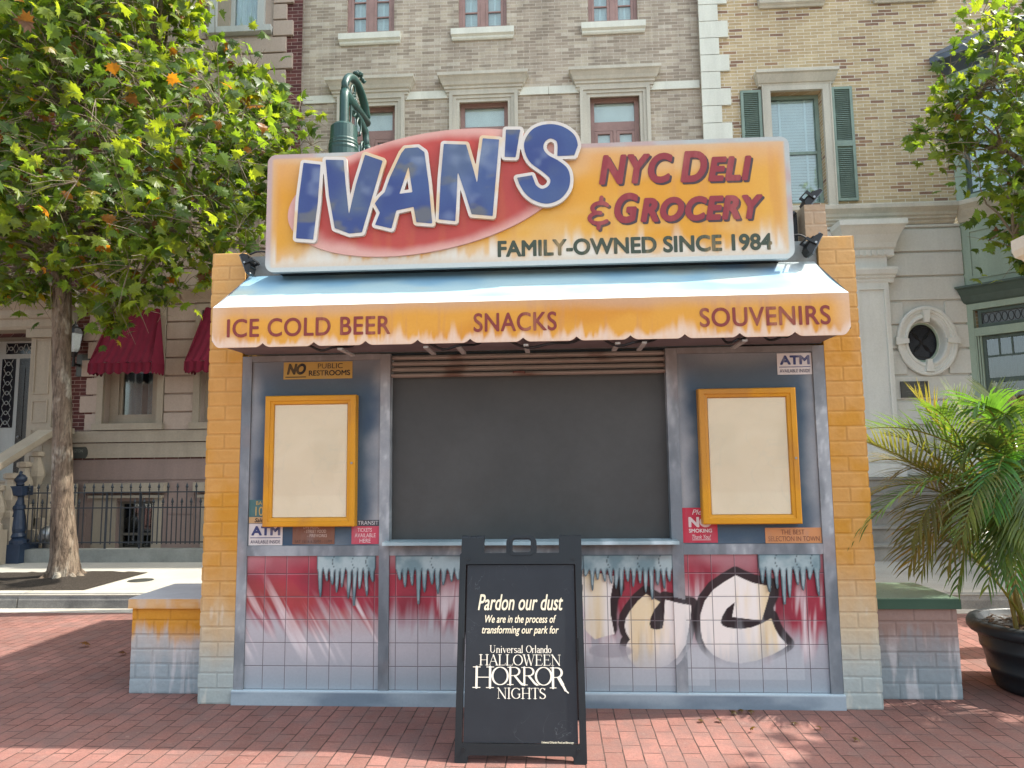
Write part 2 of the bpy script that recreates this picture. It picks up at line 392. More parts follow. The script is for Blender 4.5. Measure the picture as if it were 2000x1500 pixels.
# ------------------------------------------------------------------ ground
def ground_mats():
    n = NT('street_brick'); 
    return n
M['street'] = mat_brick('street_brick', [(0, (.225, .108, .088)), (.5, (.255, .121, .100)), (1, (.29, .14, .116))], (.055, .034, .028), .205, .104, .0042, .7, .4, ground=True, soft=.3)
n = NT('sidewalk_concrete'); co = n.obj()
a = n.noise(co, .8, 5, .6); s_ = n.noise(co, 130, 3, .8); c = n.ramp(a, [(.3, (.30, .285, .25)), (.7, (.42, .40, .35))]); c = n.mix(.55, c, s_, 'OVERLAY')
v = n.new('ShaderNodeTexVoronoi'); n.ln(co, v.inputs['Vector']); v.inputs['Scale'].default_value = 90; c = n.mix(n.ramp(v.outputs['Distance'], [(.0, (.5, .5, .5)), (.35, (0, 0, 0))]), c, (.2, .18, .16))
n.bump(s_, .3, .004); M['sidewalk'] = n.fin(c, .9, .2)
n = NT('kerb_concrete'); co = n.obj(); a = n.noise(co, 3, 6, .7); s_ = n.noise(co, 80, 3, .8)
c = n.ramp(a, [(.3, (.12, .118, .11)), (.7, (.27, .26, .235))]); c = n.mix(.5, c, s_, 'OVERLAY'); n.bump(s_, .4, .005); M['kerb'] = n.fin(c, .9, .2)
M['kerb_top'] = mat_plain('kerb_top', (.40, .375, .32), .9, .2, 5, .3)
M['gutter'] = mat_plain('gutter_concrete', (.40, .37, .32), .9, .25, 3, .3)
n = NT('tree_pit_soil'); co = n.obj(); a = n.noise(co, 9, 6, .75); s_ = n.noise(co, 70, 4, .8); c = n.ramp(s_, [(.3, (.02, .016, .013)), (.7, (.10, .085, .07))]); n.bump(s_, 1.0, .03); M['soil'] = n.fin(c, .95, .1)

m = MB(); m.face([(-60, -7.5, 0), (60, -7.5, 0), (60, 2.84, 0), (-60, 2.84, 0)]); setp(m.build('street', M['street']), kind='structure')
m = MB(); m.face([(-60, -60, -.004), (60, -60, -.004), (60, -7.4, -.004), (-60, -7.4, -.004)]); setp(m.build('ground', M['sidewalk']), kind='structure')
m = MB(); m.box(-60, 60, 2.84, 3.06, -.05, .004); setp(m.build('gutter_strip', M['gutter']), kind='structure')
# rounded kerb in lengths with joints between
m = MB(); x = -24.0
while x < 24:
    x1 = x+2.02
    prof = [(3.055, -.05), (3.06, .09), (3.075, .125), (3.11, .147), (3.16, .154)]
    for (a, b), (c_, d) in zip(prof, prof[1:]):
        m.face([(x, a, b), (x1-.012, a, b), (x1-.012, c_, d), (x, c_, d)])
    m.m = 1; m.face([(x, 3.16, .154), (x1-.012, 3.16, .154), (x1-.012, 3.30, .156), (x, 3.30, .156)]); m.m = 0
    m.face([(x1-.012, 3.055, -.05), (x1-.012, 3.3, -.05), (x1-.012, 3.3, .15), (x1-.012, 3.055, .1)])
    x = x1
setp(m.build('kerb', [M['kerb'], M['kerb_top']]), kind='structure')
m = MB(); m.face([(-60, 3.07, .146), (60, 3.07, .146), (60, 40, .146), (-60, 40, .146)]); m.box(-60, 60, 3.08, 40, -.1, .145, skip='td'); setp(m.build('pavement', M['sidewalk']), kind='structure')
# soil square round the left tree, gently mounded
m = MB(); nx, ny = 46, 38; x0, x1, y0, y1 = -8.4, -5.26, 3.3, 4.67
X = np.linspace(x0, x1, nx); Yv = np.linspace(y0, y1, ny); gx, gy = np.meshgrid(X, Yv)
gz = .152 + .03*sm(0, .12, np.minimum.reduce([gx-x0, x1-gx, gy-y0, y1-gy]))*(.3+fbm(gx*9, gy*9, 4, 3)) + .05*np.exp(-((gx+6)**2+(gy-4.05)**2)/.15)
for p in zip(gx.ravel(), gy.ravel(), gz.ravel()): m.pt(p)
for j in range(ny-1):
    for i in range(nx-1): k = j*nx+i; m.f.append([k, k+1, k+nx+1, k+nx]); m.mi.append(0)
setp(m.build('soil', M['soil'], smooth=True), kind='structure')
m = MB(); c_ = at(275, 1133, 0); d = CAM + (c_-CAM)*((.15-CAM[2])/(c_[2]-CAM[2])); m.lathe([(.15, .0), (.15, .004), (.13, .007), (0.001, .007)], (d[0], d[1], .146), 24)
o = m.build_top('manhole_cover', M['bronze'], (d[0], d[1], .146)); setp(o, 'small round dark metal cover set in the sunlit pale pavement', 'cover')

# ------------------------------------------------------------------ deli kiosk
ORANGE = c8(212, 148, 60); ORANGE_D = c8(196, 130, 40); PEACH = c8(205, 160, 120); FROST = c8(176, 186, 188); FROSTB = c8(150, 166, 172); PINKW = c8(204, 178, 168)
kiosk = thing('deli_kiosk', 'orange brick deli kiosk with frosted paintwork, closed serving hatch and scalloped awning', 'kiosk', (0, 0, 0))

def metal(x, z):                       # brushed, airbrushed grey paint of the frame
    a = fbm(x*3, z*1.6, 4, 1); b = fbm(x*34+z*8, z*14-x*12, 3, 2); k = fbm(x*8, z*3, 3, 9)
    c = mx(c8(112, 120, 126), c8(154, 160, 164), sm(.3, .72, a*.75+b*.25))
    c = mx(c, c8(196, 202, 206), .45*sm(.60, .8, b)*sm(.4, .6, a)); c = mx(c, c8(88, 96, 102), .55*sm(.55, .74, k))
    return mx(c, c8(140, 120, 114), .35*sm(.55, .8, fbm(x*4, z*4, 3, 33)))
def topshaded(x, z): return mx(metal(x, z), c8(112, 104, 98), .75*sm(2.05, 2.3, z))  # darker, browner top: awning shade mixed into the frame colour

# graffiti letters, traced on the tile face
def gz(pts): return np.array([at(1130+a/4.651, 1080+b/4.651, 0.0)[[0, 2]] for a, b in pts])
G_C = gz([(1432,205),(1510,242),(1590,275),(1755,308),(1728,420),(1690,550),(1670,615),(1560,606),(1400,585),(1412,520),(1425,450),(1350,510),(1310,580),(1295,635),(1315,665),(1360,684),(1480,696),(1580,680),(1660,650),(1755,598),(1790,690),(1830,760),(1905,845),(1850,885),(1760,932),(1620,985),(1480,1008),(1350,990),(1230,935),(1160,860),(1125,780),(1110,680),(1112,560),(1150,440),(1230,335),(1330,265)])
G_Cin = gz([(1425,450),(1350,510),(1310,580),(1295,635),(1315,665),(1360,684),(1480,696),(1580,680),(1660,650),(1755,598),(1670,615),(1560,606),(1400,585)])
G_Csh = gz([(1755,308),(1825,300),(1822,390),(1775,500),(1790,640),(1890,790),(1905,845),(1830,760),(1755,598),(1670,615),(1700,500)])
G_U = gz([(615,375),(690,420),(745,450),(690,520),(658,590),(648,650),(660,690),(710,702),(765,690),(780,610),(788,428),(880,448),(1028,480),(1020,600),(1000,720),(975,830),(900,950),(820,1020),(700,1062),(600,1062),(520,1040),(455,960),(430,880),(440,830),(470,790),(435,730),(420,670),(430,600),(470,530),(540,440)])
G_Uin = gz([(745,450),(690,520),(658,590),(648,650),(660,690),(710,702),(765,690),(780,610),(788,428)])
G_N = gz([(-60,150),(60,160),(335,215),(305,330),(288,440),(292,560),(328,742),(230,765),(150,790),(95,740),(50,690),(60,560),(30,420),(40,300)])
G_Nsh = gz([(335,215),(410,250),(415,330),(360,430),(345,560),(350,700),(328,742),(292,560),(288,440),(305,330)])
G_Nc = gz([(30,150),(62,230),(70,420),(95,550),(60,480),(40,440),(30,300)])
def wall_paint(x, z):
    t = (z-.1)/.85; P = np.c_[x, z]
    ang = np.where(x < -.97, .55, .08*np.sin(x*3)); a = x-ang*(.95-z)*1.0
    streak = fbm(a*16, z*1.2, 4, 11); fine = fbm(a*60, z*3, 3, 12); cloud = fbm(x*3, z*3, 4, 13)
    lil = mx(c8(160, 162, 168), c8(192, 187, 190), cloud); lil = mx(lil, c8(146, 160, 168), sm(.32, .0, t)*.8)
    red = mx(c8(156, 36, 58), c8(128, 30, 50), sm(.3, .8, fbm(x*5, z*5, 3, 14)))
    lo_ = np.where(x > 1, .26, np.where(x > 0, .32, .36)); k = sm(lo_, lo_+.26, t+.5*(streak-.5)); c = mx(lil, red, k*.97)
    c = mx(c, c8(186, 150, 154), .5*sm(.84, 1.04, t+.3*(cloud-.5)))                   # pale overspray near the rail
    ray = sm(.54, .68, streak)*sm(.15, .35, t)*sm(.92, .6, t); c = mx(c, c8(222, 216, 216), .85*ray*(.6+.6*fine))
    ob = sm(.55, .75, fbm(x*4+z*2, z*6, 3, 16))*(x < -.97)*sm(.35, .5, t)*sm(.95, .7, t); c = mx(c, c8(186, 96, 66), .20*ob)
    if (x > .3).any():
        yel = sm(.45, .75, fbm(x*9, z*1.5, 4, 21)); stain = sm(.55, .8, fbm(x*30, z*2.5, 3, 23))
        cream = mx(mx(c8(236, 230, 222), c8(228, 210, 172), yel), c8(196, 170, 120), .5*stain*yel)
        dfade = sm(.24, .42, z)                                                          # the black outline dies out in the frost
        lick = np.maximum(spikes(x, z, .24, .26, 31, 14), spikes(x, z, .26, .20, 37, 34)*.8)
        for poly, hole, sh, w in ((G_N, G_Nc, G_Nsh, .0), (G_U, G_Uin, None, .042), (G_C, G_Cin, G_Csh, .044)):
            lo = poly.min(0)-.1; hi = poly.max(0)+.1
            s = (x > lo[0]) & (x < hi[0]) & (z > lo[1]) & (z < hi[1])
            if not s.any(): continue
            Q = P[s]; d = sd_poly(Q, poly); up = sd_poly(Q-np.array([.0, .012]), poly)
            dk = sm(w+.003, w-.004, up)*.98*(w > 0)
            if sh is not None: dk = np.maximum(dk, sm(.012, -.004, sd_poly(Q, sh)))
            dk = np.maximum(dk*dfade[s], sm(.004, -.002, sd_poly(Q, hole)))
            b = mx(c[s], c8(28, 27, 31), dk*.97)
            inn = sm(.002, -.002, d); cr = mx(cream[s], c8(150, 162, 166), .6*sm(.42, .16, Q[:, 1]))
            b = mx(b, cr, inn*(.68+.32*sm(.2, .42, Q[:, 1])))
            b = mx(b, c8(186, 194, 198), .55*lick[s]); c[s] = b
        e = ((x-.515)/.15)**2+((z-.345)/.045)**2; c = mx(c, c8(158, 156, 162), .75*sm(1.1, .7, e)*(x > .38))
    return c
def tile_mat(name, phx, phz):
    n = NT(name); co = n.new('ShaderNodeNewGeometry').outputs['Position']; sp = n.new('ShaderNodeSeparateXYZ'); n.ln(co, sp.inputs[0])
    at_ = n.new('ShaderNodeVertexColor', layer_name='Col').outputs[0]
    def line(o, ph, w):
        q = n.math('DIVIDE', n.math('SUBTRACT', o, ph), .149); q = n.math('ABSOLUTE', n.math('SUBTRACT', n.math('FRACT', n.math('ADD', q, .5)), .5))
        return n.ramp(q, [(0, (1, 1, 1)), (w, (1, 1, 1)), (w*1.8, (0, 0, 0))])
    L = n.math('MAXIMUM', line(sp.outputs[0], phx, .012), line(sp.outputs[2], phz, .012))
    L2 = n.math('MAXIMUM', line(n.math('SUBTRACT', sp.outputs[0], .003), phx, .013), line(n.math('ADD', sp.outputs[2], .0035), phz, .013))  # pale line beside each joint: an edge highlight mixed into the tile colour
    c = n.mix(n.math('MULTIPLY', L2, .16), at_, (.75, .72, .74)); c = n.mix(n.math('MULTIPLY', L, .68), c, (.06, .035, .045))
    f = n.noise(n.obj(), 60, 4, .7); c = n.mix(.1, c, f, 'OVERLAY'); n.bump(n.math('SUBTRACT', 1.0, L), .5, .004)
    return n.fin(c, .42, .4)

def painted_box(name, x0, x1, y0, y1, z0, z1, col, parent, res=.012, mat=None, disp=None):
    nx = max(2, int((x1-x0)/res)+1); nz = max(2, int((z1-z0)/res)+1)
    X, Z = np.meshgrid(np.linspace(x0, x1, nx), np.linspace(z0, z1, nz)); X = X.ravel(); Z = Z.ravel(); C = col(X, Z)
    XX, D, ZZ = (X, 0*X, Z) if disp is None else disp(X, Z)
    V = np.c_[XX, y0+D, ZZ]
    F = [(j*nx+i, j*nx+i+1, (j+1)*nx+i+1, (j+1)*nx+i) for j in range(nz-1) for i in range(nx-1)]
    # rim back to y1
    rim = [i for i in range(nx)] + [j*nx+nx-1 for j in range(1, nz)] + [(nz-1)*nx+i for i in range(nx-2, -1, -1)] + [j*nx for j in range(nz-2, 0, -1)]
    k0 = len(V); W = V[rim].copy(); V2 = np.concatenate([V, V[rim], np.c_[W[:, 0], np.full(len(rim), y1), W[:, 2]]]); C2 = np.concatenate([C, C[rim]*.9, C[rim]*.9]); n_ = len(rim)
    for i in range(n_):
        a = k0+i; b = k0+(i+1) % n_; F.append((a, a+n_, b+n_, b))
    F.append(tuple(k0+n_+i for i in range(n_)))
    o0 = origin(parent); me = bpy.data.meshes.new(name)
    me.from_pydata((V2-np.array(o0)).tolist(), [], F); ca = me.color_attributes.new('Col', 'FLOAT_COLOR', 'POINT')
    ca.data.foreach_set('color', np.c_[C2, np.ones(len(C2))].astype(np.float32).ravel())
    return link(name, me, mat or M['paint'], parent)

# brick side pilasters: carved bricks, orange fading into frost at the foot
BH = .0985
def brick_fn(xe, wide, seed):
    def uv(x, z):
        r = np.floor(z/BH); fz = z/BH-r; off = np.where(r % 2 == 0, .0, .12); q = (x-xe+off)/.24+7; i = np.floor(q); fx = q-i
        dx = np.minimum(fx, 1-fx)*.24; dz = np.minimum(fz, 1-fz)*BH
        return r, i, dx, dz
    def col(x, z):
        r, i, dx, dz = uv(x, z); rnd = _h(r.astype(np.int64), i.astype(np.int64), seed)
        a = fbm(x*4, z*3, 4, seed); t = sm(.22, 1.0, z+.35*(a-.5)+.22*(fbm(x*14, z*3, 3, seed+9)-.5))
        o = mx(c8(190, 142, 74), c8(188, 134, 42), sm(.35, .65, a+.18*(rnd-.5))); o = mx(o, c8(194, 156, 104), .7*sm(2.3, 2.75, z+.3*(a-.5)))
        o = mx(o, c8(200, 152, 84), .45*sm(.55, .75, fbm(x*8, z*8, 3, seed+3)))
        foot = mx(c8(164, 174, 170), c8(192, 182, 156), sm(.15, .55, z)); c = mx(foot, o, t)
        c = mx(c, c8(206, 204, 190), .6*sm(.6, .75, fbm(x*18, z*5, 3, seed+5))*sm(.85, .4, z))
        g = np.minimum(dx, dz); c = mx(c, c*.84, sm(.007, .002, g)); return mx(c, np.minimum(c*1.15+.03, 1), .3*sm(.006, .012, g)*sm(.020, .012, g))  # dark joints, then an edge highlight mixed into the brick colour
    def disp(x, z):
        r, i, dx, dz = uv(x, z); rnd = _h(r.astype(np.int64), i.astype(np.int64), seed+1)
        g = np.minimum(dx, dz+.0*dx); d = .0024*sm(.011, .003, g) - .0006*rnd + .004*(fbm(x*30, z*30, 4, seed)-.5)
        edge = np.where(np.isclose(x, x.max()), 1, 0)-np.where(np.isclose(x, x.min()), 1, 0)
        outer = 1 if xe > 0 else -1
        xx = x + np.where(edge*outer > 0, outer*(.0045*rnd-.004*sm(.012, .003, dz)), 0)
        return xx, d, z
    return col, disp
for s, seed in ((-1, 41), (1, 57)):
    col, disp = brick_fn(s*2.2, .24, seed); a, b = (-2.204, -1.968) if s < 0 else (1.968, 2.204)
    painted_box('brick_pilaster', a, b, 0.0, .34, 0.0, 3.05, col, kiosk, .006, None, disp)
# taller stub behind the right pilaster with a black gusset
col, disp = brick_fn(2.2, .24, 71)
def col_grey(x, z): return mx(col(x, z), c8(158, 144, 126), .85)
painted_box('brick_stub', 2.02, 2.17, .36, .62, 2.9, 3.40, col_grey, kiosk, .007, None, disp)
m = MB(); m.prism([(1.60, 3.02), (2.0, 3.02), (2.0, 3.36), (1.97, 3.36)], .46, .50); m.tube([(1.58, .44, 3.03), (1.98, .44, 3.37)], .02, 6); m.tube([(1.9, .45, 3.02), (1.9, .45, 3.3)], .014, 6); m.build('gusset', M['black_plastic'], kiosk)
m = MB()
for s in (-1, 1): m.box(s*2.19 if s < 0 else 2.02, -2.02 if s < 0 else 2.19, .342, 2.78, 0, 3.04)
m.box(-2.018, 2.018, 2.64, 2.776, 0, 3.0); m.build('side_wall', M['brick_orange'], kiosk)
m = MB(); m.box(-2.015, 2.015, .3, 2.63, 2.95, 2.99); m.build('roof', M['slate'], kiosk)
m = MB(); m.box(-1.966, 1.966, .03, .09, 2.33, 3.03); m.build('parapet', mat_plain('parapet_grey', c8(140, 146, 146), .6, .15, 3, .1), kiosk)
m = MB(); m.box(-1.966, 1.966, .10, .16, 0, 2.33); m.build('back_board', M['black_plastic'], kiosk)

# front frame, panels, plinth
FY = 0.0
for a, b in ((-1.966, -1.900), (1.890, 1.966)): painted_box('frame_post', a, b, FY, .1, .092, 2.31, topshaded, kiosk, .012)
def post_g(x, z):
    c = topshaded(x, z); w = wall_paint(x, z); P = np.c_[x, z]; k = ((sd_poly(P, G_U) < .03) & (x > .5))
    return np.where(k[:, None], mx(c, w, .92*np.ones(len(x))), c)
painted_box('frame_post', -1.000, -.932, FY, .1, .092, 2.31, topshaded, kiosk, .012)
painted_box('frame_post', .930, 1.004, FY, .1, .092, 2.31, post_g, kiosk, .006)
for a, b in ((-1.899, -1.001), (1.005, 1.889)):
    painted_box('rail', a, b, FY+.001, .1, .955, 1.022, metal, kiosk, .012); painted_box('rail', a, b, FY+.001, .1, 2.272, 2.312, topshaded, kiosk, .014)
painted_box('rail', -.931, .929, FY+.002, .1, .955, 1.03, metal, kiosk, .014)
def plinth(x, z): return mx(mx(c8(118, 134, 146), c8(158, 172, 180), sm(.3, .7, fbm(x*2.5, z*8, 4, 61))), c8(196, 214, 222), sm(.078, .09, z))
painted_box('plinth', -1.97, 1.97, -.022, .1, 0.0, .091, plinth, kiosk, .012)
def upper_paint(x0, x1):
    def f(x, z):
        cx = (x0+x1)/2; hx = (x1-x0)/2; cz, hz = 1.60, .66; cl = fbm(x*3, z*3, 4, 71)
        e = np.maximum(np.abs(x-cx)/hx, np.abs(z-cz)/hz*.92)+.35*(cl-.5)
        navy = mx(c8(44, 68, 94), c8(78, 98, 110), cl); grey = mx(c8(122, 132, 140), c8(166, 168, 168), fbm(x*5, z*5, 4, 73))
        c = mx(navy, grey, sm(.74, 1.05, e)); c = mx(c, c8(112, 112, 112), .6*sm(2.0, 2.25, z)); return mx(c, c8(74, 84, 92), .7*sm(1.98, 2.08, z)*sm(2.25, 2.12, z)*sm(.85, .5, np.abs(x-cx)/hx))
    return f
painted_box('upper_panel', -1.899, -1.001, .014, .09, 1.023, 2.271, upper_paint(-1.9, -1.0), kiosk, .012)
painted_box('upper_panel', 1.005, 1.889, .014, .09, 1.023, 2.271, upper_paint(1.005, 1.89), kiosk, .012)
TM = [tile_mat('tiles_left', -1.777, .241), tile_mat('tiles_midleft', -.888, .241), tile_mat('tiles_midright', .505, .241), tile_mat('tiles_right', 1.029, .241)]
for (a, b), t in zip(((-1.899, -1.001), (-.931, -.02), (-.02, .929), (1.005, 1.889)), TM):
    painted_box('tile_panel', a, b, .014, .09, .092, .954, wall_paint, kiosk, .0055, t)

# frozen icicle cut-outs hung under the rail
def icicle(a, b, band, tips, seed):
    rnd = random.Random(seed); n_ = len(tips); w = (b-a)/n_; pts = [(a, .953)]
    zb = .953-band; pts.append((a, zb+.02))
    for i, l in enumerate(tips):
        l = l*1.15; c = a+(i+.5)*w+rnd.uniform(-.004, .004); j = rnd.uniform(-.005, .005); k = rnd.uniform(.85, 1.15)
        pts += [(c-w*.36, zb-.004), (c-w*.29*k+j*.5, zb-l*.35), (c-w*.22*k+j, zb-l*.7), (c-w*.10+j*1.4, zb-l*.93), (c+j*1.5, zb-l), (c+w*.12+j*1.4, zb-l*.9), (c+w*.2*k+j, zb-l*.66), (c+w*.27*k, zb-l*.32), (c+w*.35, zb-.004)]
        if i < n_-1: pts.append((c+w*.5, zb+.012+rnd.uniform(0, .012)))
    pts += [(b, zb+.02), (b, .953)]
    pts = np.array(pts); cracks = [a+(b-a)*q for q in (.28, .62, .86)]
    def fn(P): return sd_poly(P, pts)-.0015
    def colf(x, z):
        d = -sd_poly(np.c_[x, z], pts); k = fbm(x*9, z*9, 4, seed); c = mx(c8(112, 138, 144), c8(160, 178, 180), sm(.3, .7, k))
        c = mx(c, c8(168, 188, 190), .5*sm(.006, .012, d)*sm(zb-.02, zb-.1, z)); c = mx(c, c8(96, 88, 84), .5*sm(.9, .955, z)*sm(.4, .7, fbm(x*4, z, 3, seed+2)))
        c = mx(c, c8(66, 84, 92), .8*sm(.007, .001, d))
        for q in cracks: c = mx(c, c8(52, 64, 70), .85*sm(.004, .001, np.abs(x-q-.008*np.sin(z*60)))*(z > zb+.02))
        return c
    sdf_part('icicle_cutout', fn, (a, b, zb-max(tips), .953), .004, -.002, .012, colf, M['paint'], kiosk, run=2)
icicle(-1.415, -1.024, .10, [.145, .055, .075, .12, .09, .155, .21, .10, .14, .06][:10], 5)
icicle(-.886, -.02, .10, [.05, .09, .08, .20, .12, .075, .13, .08, .06, .05, .14, .09, .07, .12, .06, .1, .07, .05, .1, .06], 6)
icicle(.02, .352, .10, [.08, .05, .12, .06, .1, .07, .05, .09], 8)
icicle(.354, .928, .10, [.03, .11, .05, .06, .07, .10, .14, .06, .09, .07, .12, .17, .08, .10, .06], 7)
icicle(1.479, 1.866, .10, [.07, .12, .10, .20, .15, .08, .11, .05, .14], 9)

# serving hatch: counter, dark board, roller shutter
m = MB(); m.box(-.93, .93, .075, .095, 1.03, 2.16); m.build('hatch_board', mat_plain('hatch_grey', c8(66, 68, 67), .5, .22, 1.4, .10, .4), kiosk)
def sill(x, z): return mx(mx(c8(128, 150, 156), c8(170, 190, 194), fbm(x*3, z*9, 4, 81)), c8(206, 224, 228), .7*sm(.6, .8, fbm(x*8, 0*z, 3, 83)))
painted_box('counter_sill', -.955, .962, -.10, .074, 1.031, 1.052, sill, kiosk, .014)
def rust(x, z): return mx(mx(c8(126, 116, 106), c8(152, 142, 132), fbm(x*3, z*14, 4, 91)), c8(96, 66, 50), .75*sm(.58, .78, fbm(x*4, z*7, 4, 93)))
for k, (z0, z1, y) in enumerate(((2.148, 2.178, .012), (2.186, 2.222, .030), (2.228, 2.264, .034), (2.270, 2.306, .038))):
    nx_ = 90; m = MB(); xs = np.linspace(-.929, .929, nx_); pr = [(y+.02, z0), (y, z0+.008), (y-.006, (z0+z1)/2), (y, z1-.006), (y+.02, z1)]
    for (ya, za), (yb, zb_) in zip(pr, pr[1:]):
        for xa, xb in zip(xs, xs[1:]):
            m.face([(xa, ya, za), (xb, ya, za), (xb, yb, zb_), (xa, yb, zb_)])
            cc = rust(np.array([xa, xb, xb, xa]), np.array([za, za, zb_, zb_])); m.c += [tuple(q) for q in cc]
    sl = m.build('shutter_bar' if k == 0 else 'shutter_slat', M['paint'], kiosk)
    if k == 0:
        m = MB(); m.tube([(-.09, .004, 2.165), (-.085, -.016, 2.168), (-.02, -.016, 2.168), (-.015, .004, 2.165)], .006, 6); m.build('handle', mat_plain('rusty_handle', c8(112, 74, 66), .6, .3, 9, .1), sl)

# awning
aw_y, zt_, zf, zbm = -.5, 2.885, 2.548, 2.292
def awn_top(x, t):
    c = fbm(x*1.6, t*1.5, 4, 101); b = mx(c8(118, 156, 178), c8(152, 178, 184), sm(.3, .6, c)); b = mx(b, c8(96, 138, 190), .7*sm(.55, .75, fbm(x*1.2+9, t*1.2, 3, 103)))
    b = mx(b, c8(186, 182, 150), .5*sm(.6, .8, fbm(x*1.5, t*2+7, 3, 105))); return mx(b, c8(206, 216, 216), .8*sm(.78, 1.0, t))  # whiter front edge: sun glare painted into the awning colour
nx, ny = 260, 26; m = MB(); xs = np.linspace(-1.945, 1.945, nx); ts = np.linspace(0, 1, ny); gx, gt = np.meshgrid(xs, ts)
for a, b in zip(gx.ravel(), gt.ravel()): m.pt((a, .02+(aw_y-.02)*b, zt_+(zf-zt_)*b-.012*math.sin(math.pi*b)))
m.c = [tuple(q) for q in awn_top(gx.ravel(), gt.ravel())]
for j in range(ny-1):
    for i in range(nx-1): k = j*nx+i; m.f.append([k, k+nx, k+nx+1, k+1]); m.mi.append(0)
awning = m.build('awning', M['awning'], kiosk, smooth=True)
m = MB()
for s in (-1.944, 1.944): m.face([(s, .02, zt_), (s, aw_y, zf), (s, aw_y, 2.33), (s, -.02, 2.33)])
m.face([(-1.93, -.01, 2.322), (1.93, -.01, 2.322), (1.93, -.47, 2.318), (-1.93, -.47, 2.318)])
m.face([(-1.93, -.01, 2.328), (1.93, -.01, 2.328), (1.93, -.47, 2.324), (-1.93, -.47, 2.324)])
m.build('soffit', mat_plain('soffit_grey', c8(120, 112, 114), .7, .2, 4, .1), awning)
def zbot(x):
    q = (x+1.945)/.3241; f = q-np.floor(q); d = np.minimum(f, 1-f)*.3241; n_ = .026*np.clip(1-d/.045, 0, 1)**1.8
    e = np.minimum(x+1.945, 1.945-x); corner = .05*np.clip(1-e/.05, 0, 1)**2
    return zbm+np.where(e < .1, corner, n_)
def fascia(x, t):
    z = zbm+(zf-zbm)*t; a = fbm(x*1.4, z*4, 4, 111); st = fbm(x*26, z*2.2, 4, 112)
    c = mx(c8(202, 146, 54), c8(208, 154, 64), a); c = mx(c, c8(192, 130, 42), .7*sm(.55, .75, fbm(x*2, z*3, 3, 114)))
    c = mx(c, c8(188, 134, 78), .6*sm(.52, .72, st)); c = mx(c, c8(186, 154, 128), .75*sm(.62, 1.0, t+.35*(a-.5)))
    e = np.minimum(x+1.945, 1.945-x); c = mx(c, c8(204, 176, 150), .7*sm(.14, .0, e))
    lk = np.maximum(spikes(x, z, zbm, .09, 115, 16), .8*spikes(x, z, zbm, .055, 116, 40)); return mx(c, c8(214, 200, 188), .8*lk)
nx, ny = 700, 30; m = MB(); xs = np.linspace(-1.945, 1.945, nx); gx, gt = np.meshgrid(xs, np.linspace(0, 1, ny)); zb_ = zbot(gx); GZ = zb_+(zf-zb_)*gt
for a, b in zip(gx.ravel(), GZ.ravel()): m.pt((a, aw_y, b))
n0 = len(m.v)
for a, b in zip(gx.ravel(), GZ.ravel()): m.pt((a, aw_y+.012, b))
cc = fascia(gx.ravel(), gt.ravel()); m.c = [tuple(q) for q in cc]+[tuple(q*.7) for q in cc]
for j in range(ny-1):
    for i in range(nx-1):
        k = j*nx+i; m.f.append([k, k+1, k+nx+1, k+nx]); m.f.append([n0+k, n0+k+nx, n0+k+nx+1, n0+k+1]); m.mi += [0, 0]
for i in range(nx-1): m.f.append([i, n0+i, n0+i+1, i+1]); m.mi.append(0)
for j in range(ny-1):
    for k in (j*nx, j*nx+nx-1): m.f.append([k, k+nx, n0+k+nx, n0+k]); m.mi.append(0)
m.build('fascia', M['paint'], awning)
def mat_worn(name, col, under, amt=.5, scale=9, rough=.5):
    n = NT(name); co = n.obj(); a = n.noise(n.mapping(co, (1, 1, .25)), scale, 5, .7); w = n.ramp(a, [(.50, (0, 0, 0)), (.78, (amt,)*3)])
    return n.fin(n.mix(w, col, under), rough, .3)
M['maroon'] = mat_worn('maroon_lettering', c8(124, 56, 52), c8(190, 140, 96), .75, 5)
def on_plane(y): return lambda a, b: (a, y, b)
def wz(px0, py0, px1, py1, y): a = at(px0, py0, y); b = at(px1, py1, y); return a[0], b[0], a[2], b[2]
L = []
for t, (a, b, c_, d), w in (('ICE COLD BEER', (443, 657, 763, 619), .016), ('SNACKS', (925, 647, 1087, 610), .016), ('SOUVENIRS', (1367, 637, 1621, 598), .016)):
    u0, u1, v0, v1 = wz(a, b, c_, d, -.5); vv = (at((a+c_)/2, (b+d)/2, -.5)[2]); h = .118 if t[0] != 'S' or t == 'SNACKS' else .118
    L.append((t, u0, u1, vv-h/2, vv+h/2, w, 0))
lettering(L, 0, 0, 0, 0, on_plane(aw_y-.0025), M['maroon'], awning, space=1.05)
# loose cable and lamp arms under the awning
for a0, a1, dip in ((-1.36, -1.05, .05), (-.60, -.25, .06), (-.1, .35, .06), (.48, .83, .06), (1.20, 1.36, .055), (1.45, 1.62, .04)):
    m = MB(); q = np.linspace(0, 1, 12); m.tube([(a0+(a1-a0)*t, -.44+.03*math.sin(9*t), 2.314-dip*(1-(2*t-1)**2)*(.75+.25*math.sin(7*t))) for t in q], .008, 6); m.build('cable', M['cable'], kiosk)
for a in (-1.16, -.62, -.42, .0, .56, .72, 1.32):
    m = MB(); m.box(a, a+.03, -.46, -.16, 2.272, 2.284); m.build('lamp_arm', M['grey_trim'], kiosk)

